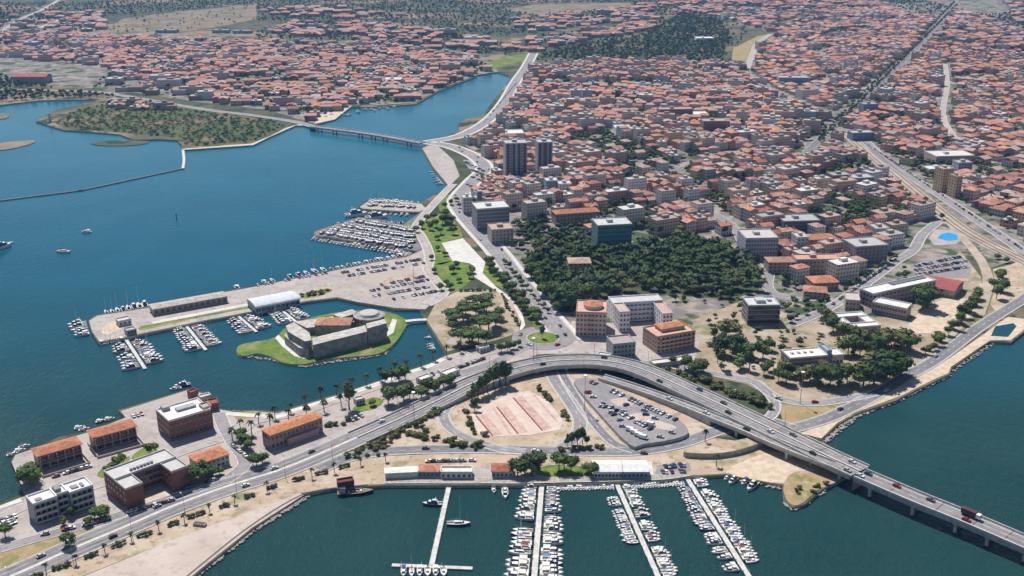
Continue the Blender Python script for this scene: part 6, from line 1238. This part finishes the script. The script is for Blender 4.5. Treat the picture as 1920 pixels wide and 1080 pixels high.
def town_mesh(name, hl, label):
    Wv, Wf, Wuv, Wc, Rv, Rf, Rc = [], [], [], [], [], [], []
    for (x, y, a, w, d, h, rt, rc, wc) in hl:
        ca, sa = math.cos(a), math.sin(a); v, f, uv, Rb = house_parts(w, d, h, rt); q = hr.uniform(.82, 1.12)
        i = len(Wv); Wv += [(x + p[0] * ca - p[1] * sa, y + p[0] * sa + p[1] * ca, ZL + p[2]) for p in v]; Wf += [tuple(i + t for t in ff) for ff in f]; Wuv += uv; Wc += [wc[0]] * len(f)
        i = len(Rv); Rv += [(x + p[0] * ca - p[1] * sa, y + p[0] * sa + p[1] * ca, ZL + p[2]) for p in Rb.v]; Rf += [tuple(i + t for t in ff) for ff in Rb.f]; Rc += [tuple(t * q for t in rc[0])] * len(Rb.f)
    n = len(Wv); me = bpy.data.meshes.new(name); me.from_pydata(Wv + Rv, [], Wf + [tuple(n + t for t in f) for f in Rf]); me.materials.append(M_twall); me.materials.append(M_troof)
    me.polygons.foreach_set('material_index', [0] * len(Wf) + [1] * len(Rf)); nl = len(me.loops); uvl = me.uv_layers.new(name='UVMap'); arr = np.zeros((nl, 2), np.float32); arr[:len(Wuv)] = Wuv; uvl.data.foreach_set('uv', arr.ravel())
    at = me.attributes.new('Col', 'FLOAT_COLOR', 'FACE'); at.data.foreach_set('color', np.array([(*c, 1) for c in Wc + Rc], np.float32).ravel()); me.update()
    return tag(link(name, me), label, 'houses', kind='stuff')
town_mesh('distant_houses', [h for k, h in enumerate(HOUSES) if k not in NEAR], 'mass of far red-roofed houses filling the town and the opposite shore')
near = {}
for k in NEAR:
    hs = HOUSES[k]; l = min(LANDMARKS, key=lambda q: (q[1][0] - hs[0]) ** 2 + (q[1][1] - hs[1]) ** 2); near.setdefault(l[0], []).append((math.hypot(l[1][0] - hs[0], l[1][1] - hs[1]), k))
for lm, lst in near.items():
    for rank, (dist, k) in enumerate(sorted(lst)):
        (x, y, a, w, d, h, rt, rc, wc) = HOUSES[k]; nm = 'apartment_house' if h > 12 else 'town_house'
        r = thing(nm, f'{wc[1]} {"flats" if h > 12 else "house"} with {rc[1]} {"flat" if rt == "flat" else "pitched"} roof, {ordw(rank + 1)} closest to {lm}', 'house', (x, y, ZL + .03), a, 'town houses')
        v, f, uv, Rb = house_parts(w, d, h, rt); me = bpy.data.meshes.new('wall'); me.from_pydata(v, [], f); me.materials.append(M_hwall); ul = me.uv_layers.new(name='UVMap'); ul.data.foreach_set('uv', np.array(uv, np.float32).ravel()); colour(link('wall', me, r), wc[0]); q = hr.uniform(.85, 1.12)
        ro = colour(Rb.build('roof', M_objroof if rt != 'flat' else M_objwall, r), tuple(t * q for t in rc[0]))
        if rt != 'flat' and hr.random() < .6: b = MB(); b.box(w * .15, w * .15 + .9, -.4, .5, h, h + min(w, d) * .25 + 1.2); colour(b.build('chimney', M_objwall, ro), wc[0])

# ------------------------------------------------------------------ woods and garden trees
WOODS = []
def scatter(pts, spacing, hlo, hhi, kind, keep=True, jitter=.45, cols=None, world=False, prob=1.0):
    pg = poly(pts); P = np.array(pg); lo, hi = P.min(0), P.max(0); out = []; y = lo[1]; j = 0
    while y < hi[1]:
        x = lo[0] + (spacing / 2 if j % 2 else 0)
        while x < hi[0]:
            p = (x + hr.uniform(-1, 1) * spacing * jitter, y + hr.uniform(-1, 1) * spacing * jitter)
            if hr.random() < prob and inside(p, pg) and (not keep or clear(*p, 3)): out.append((p[0], p[1], hr.uniform(hlo, hhi), kind))
            x += spacing
        y += spacing * .87; j += 1
    return out
KEEP2 = KEEP.copy(); KEEP[:] = ~LANDM
for f in FOOT: raster(f)
for W, wd_ in ROADS: keep_path(W, wd_ / 2 + 1)
for p in FIELDS: raster(p)
WOODS += scatter([(190,60),(230,35),(330,22),(480,8),(480,36),(400,52),(290,66)], 34, 5, 9, 'wood', keep=False, prob=.4)
park = scatter([(985,484),(1010,470),(1060,452),(1118,444),(1190,470),(1290,446),(1390,474),(1428,512),(1422,545),(1372,562),(1290,556),(1262,548),(1170,552),(1070,586),(1045,585),(1010,545)], 9.4, 9, 16, 'wood')
WOODS += scatter([(1010,108),(1060,92),(1110,82),(1200,70),(1230,52),(1280,25),(1350,38),(1372,75),(1345,122),(1200,118),(1050,114)], 14, 7, 14, 'wood', prob=.8); WOODS += scatter([(960,112),(1010,95),(1080,70),(1200,55),(1260,10),(1360,15),(1400,60),(1395,110),(1340,126),(1200,124),(1000,120)], 20, 6, 11, 'wood', prob=.5)
WOODS += scatter(SPIT, 9, 1.6, 5.5, 'bush', prob=.85); WOODS += scatter([(-200,150),(0,140),(60,160),(170,172),(240,182),(80,186),(0,194),(-200,200)], 11, 6, 11, 'wood', prob=.95); WOODS += scatter([(540,205),(600,190),(640,178),(690,185),(650,198),(620,215),(580,225)], 15, 6, 10, 'wood', prob=.7)
WOODS += scatter([(820,160),(890,130),(900,136),(890,145),(830,170),(800,165)], 13, 7, 11, 'wood', prob=.9); WOODS += scatter([(480,60),(700,60),(900,70),(960,90),(900,105),(700,80),(480,75)], 18, 6, 11, 'wood', prob=.8); WOODS += scatter([(-200,10),(500,0),(960,0),(1300,0),(1240,30),(1000,60),(940,70),(700,50),(480,40),(300,25),(0,50),(-200,60)], 17, 5, 11, 'wood', prob=.66)
WOODS += scatter([(1640,0),(1700,-5),(1790,15),(1770,32),(1700,26)], 18, 7, 11, 'wood', prob=.6); WOODS += scatter([(1830,30),(1920,25),(2000,40),(2000,60),(1840,55)], 16, 7, 12, 'wood', prob=.9); WOODS += scatter([(1680,270),(1790,265),(1800,285),(1700,292)], 12, 5, 9, 'wood', prob=.7); WOODS += scatter([(940,95),(1010,90),(1010,100),(950,112)], 14, 6, 9, 'wood', prob=.6)
WOODS += scatter([(1700,290),(1745,300),(1760,330),(1720,325)], 9, 6, 11, 'wood', prob=.8); WOODS += scatter([(1590,390),(1640,385),(1650,410),(1600,418)], 8, 7, 11, 'wood', prob=.9); WOODS += scatter([(1250,395),(1330,392),(1340,412),(1260,418)], 8, 7, 11, 'wood', prob=.9); WOODS += scatter([(1140,180),(1220,172),(1250,182),(1180,200)], 10, 7, 12, 'wood', prob=.9); WOODS += scatter([(960,430),(1030,425),(1035,450),(970,460)], 9, 7, 12, 'wood', prob=.8); WOODS += scatter([(880,278),(910,276),(915,292),(885,292)], 9, 7, 11, 'wood', prob=.9); WOODS += scatter([(1850,470),(1920,485),(1920,500),(1860,500)], 9, 6, 9, 'wood', prob=.8); WOODS += scatter([(1500,520),(1560,520),(1580,560),(1510,580)], 10, 6, 9, 'wood', prob=.5); WOODS += scatter([(1170,262),(1230,255),(1240,275),(1180,280)], 10, 6, 10, 'wood', prob=.6)
for (P0, P1, st) in [((1530,266), (1790,4), 9.0), ((1534,272), (1794,10), 9.0), ((1640,265),(1900,440),12), ((1612,300),(1770,420),13), ((1480,606),(1690,482),12)]:
    a, c = Vector(G(*P0)), Vector(G(*P1)); n = int((c - a).length / st)
    WOODS += [(p.x + hr.uniform(-2, 2), p.y + hr.uniform(-2, 2), hr.uniform(5, 9), 'wood') for p in [a + (c - a) * k / n for k in range(n)] if hr.random() < .8]
WOODS += scatter([(1300,660),(1340,600),(1480,600),(1600,610),(1720,640),(1690,690),(1560,740),(1400,700)], 11, 1.5, 4.5, 'bush', prob=.45); WOODS += scatter([(1220,560),(1400,555),(1400,600),(1320,610),(1270,590)], 9, 3, 8, 'wood', prob=.5); WOODS += scatter([(1300,640),(1340,600),(1480,600),(1560,600),(1600,640),(1500,660),(1400,690)], 13, 4, 9, 'wood', prob=.5); WOODS += scatter([(1740,640),(1800,590),(1840,530),(1850,560),(1800,630),(1750,662)], 8, 2, 5, 'bush', prob=.6); WOODS += scatter([(1180,692),(1300,700),(1440,745),(1460,775),(1400,750),(1250,705)], 7, 1.5, 4, 'bush', prob=.6); WOODS += scatter([(650,862),(760,812),(830,775),(850,800),(880,830),(760,838)], 8, 1, 2.6, 'bush', prob=.4)
WOODS += scatter([(1470,520),(1600,500),(1625,540),(1560,580),(1490,592),(1420,560)], 9, 5, 9, 'wood', prob=.5); WOODS += scatter([(1690,470),(1730,440),(1742,470),(1712,490)], 8, 5, 8, 'wood', prob=.6); WOODS += scatter([(1640,545),(1700,500),(1712,520),(1690,560)], 10, 4, 8, 'wood', prob=.4)
KEEP[:] = KEEP2
for (x, y) in YARD:
    i, j = int((x - X0) / RES), int((y - Y0) / RES)
    if 0 <= i < NX and 0 <= j < NY and not KEEP[j, i]: WOODS.append((x, y, hr.uniform(6, 11), 'wood'))
# park trees stand alone up to the limit of trees told apart
budget = max(0, 300 - NTREE[0] + 90); park.sort(key=lambda t: t[1])
for k, (x, y, h, kd) in enumerate(park[:budget]): tree(0, 0, h, kd, f'dark crown in the wooded park, {ordw(k + 1)} counted from its southern edge', 'park wood trees', (x, y))
WOODS += park[budget:]
def forest_mesh(name, lst, label):
    V, Fc, C = [], [], []; tv = []
    for s in range(8):
        r_ = random.Random(900 + s); tv.append(crown_arrays(r_, 4.4, 6.4, 2, 26, 1.0, 1.6))
    tf = [crown_arrays(random.Random(950 + s), 4.6, 6.4, 1, 12, 1.5, 1.2) for s in range(6)]
    cols = [(.085, .13, .045), (.10, .145, .048), (.065, .105, .046), (.13, .145, .06), (.075, .12, .05)]
    for (x, y, h, kd) in lst:
        v, f = tv[hr.randrange(8)] if y < 1500 else tf[hr.randrange(6)]; s = h / 8.2 if kd == 'wood' else h / 5.0; a = hr.uniform(0, 6.28); ca, sa = math.cos(a) * s, math.sin(a) * s; i = len(V); zz = s if kd == 'wood' else s * .6
        V += [(x + p[0] * ca - p[1] * sa, y + p[0] * sa + p[1] * ca, ZL + p[2] * zz - .8 * s) for p in v]; Fc += [tuple(i + t for t in ff) for ff in f]; c = hr.choice(cols); q = hr.uniform(.8, 1.2); C += [(c[0] * q, c[1] * q, c[2] * q, 1)] * len(f)
    me = as_mesh(name, V, Fc, M_leaf_attr); at = me.attributes.new('Col', 'FLOAT_COLOR', 'FACE'); at.data.foreach_set('color', np.array(C, np.float32).ravel()); return tag(link(name, me), label, 'trees', kind='stuff')
forest_mesh('distant_trees', WOODS, 'mass of far garden trees, woods and scrub across town and country')
print('houses', len(HOUSES), 'woods', len(WOODS), 'park', len(park), 'near trees', NTREE[0], 'cars', NCAR[0], len(FARCARS))

# ------------------------------------------------------------------ shore rocks (mass too small to pick apart)
rv, rf = [], []; iv, if_ = ICO1
def rocks(P0, P1, n, spread, smin, smax):
    a, c = Vector(G(*P0, .5)), Vector(G(*P1, .5))
    for k in range(n):
        p = a + (c - a) * hr.random() + Vector((hr.uniform(-spread, spread), hr.uniform(-spread, spread))); s = hr.uniform(smin, smax); i = len(rv)
        rv.extend([(p.x + q[0] * s * hr.uniform(.7, 1.2), p.y + q[1] * s * hr.uniform(.7, 1.2), .45 + q[2] * s * .7) for q in iv]); rf.extend([tuple(int(i + t) for t in f) for f in if_])
for P0, P1, n in [((330,1110),(475,994),260), ((475,994),(575,932),180), ((1472,940),(1486,955),40), ((1486,955),(1545,920),80), ((1545,828),(1605,780),160), ((1605,780),(1690,748),120), ((1690,748),(1785,700),100), ((1785,695),(1860,645),90), ((420,772),(480,772),70), ((445,665),(510,675),70), ((510,675),(570,687),60), ((570,687),(720,664),120), ((720,664),(766,606),70), ((1362,893),(1465,915),60)]: rocks(P0, P1, n, 1.6, .35, .95)
me = as_mesh('shore_rocks', rv, rf, M_rock); tag(link('shore_rocks', me), 'loose grey boulders along the shores', 'rocks', kind='stuff')

# ------------------------------------------------------------------ the hazy summer air
b = MB(); b.box(-9700, 9700, -700, 9700, -3.5, 300, bottom=True)
hz = bpy.data.materials.new('haze'); hz.use_nodes = True; t = hz.node_tree; t.nodes.clear(); out = t.nodes.new('ShaderNodeOutputMaterial'); pv = t.nodes.new('ShaderNodeVolumePrincipled'); pv.inputs['Color'].default_value = (.24, .50, 1.0, 1); pv.inputs['Density'].default_value = HAZE; pv.inputs['Anisotropy'].default_value = 0.2; t.links.new(pv.outputs[0], out.inputs['Volume'])
if HAZE > 0: tag(b.build('haze', hz), 'thin bluish summer haze over the gulf', 'haze', kind='stuff')
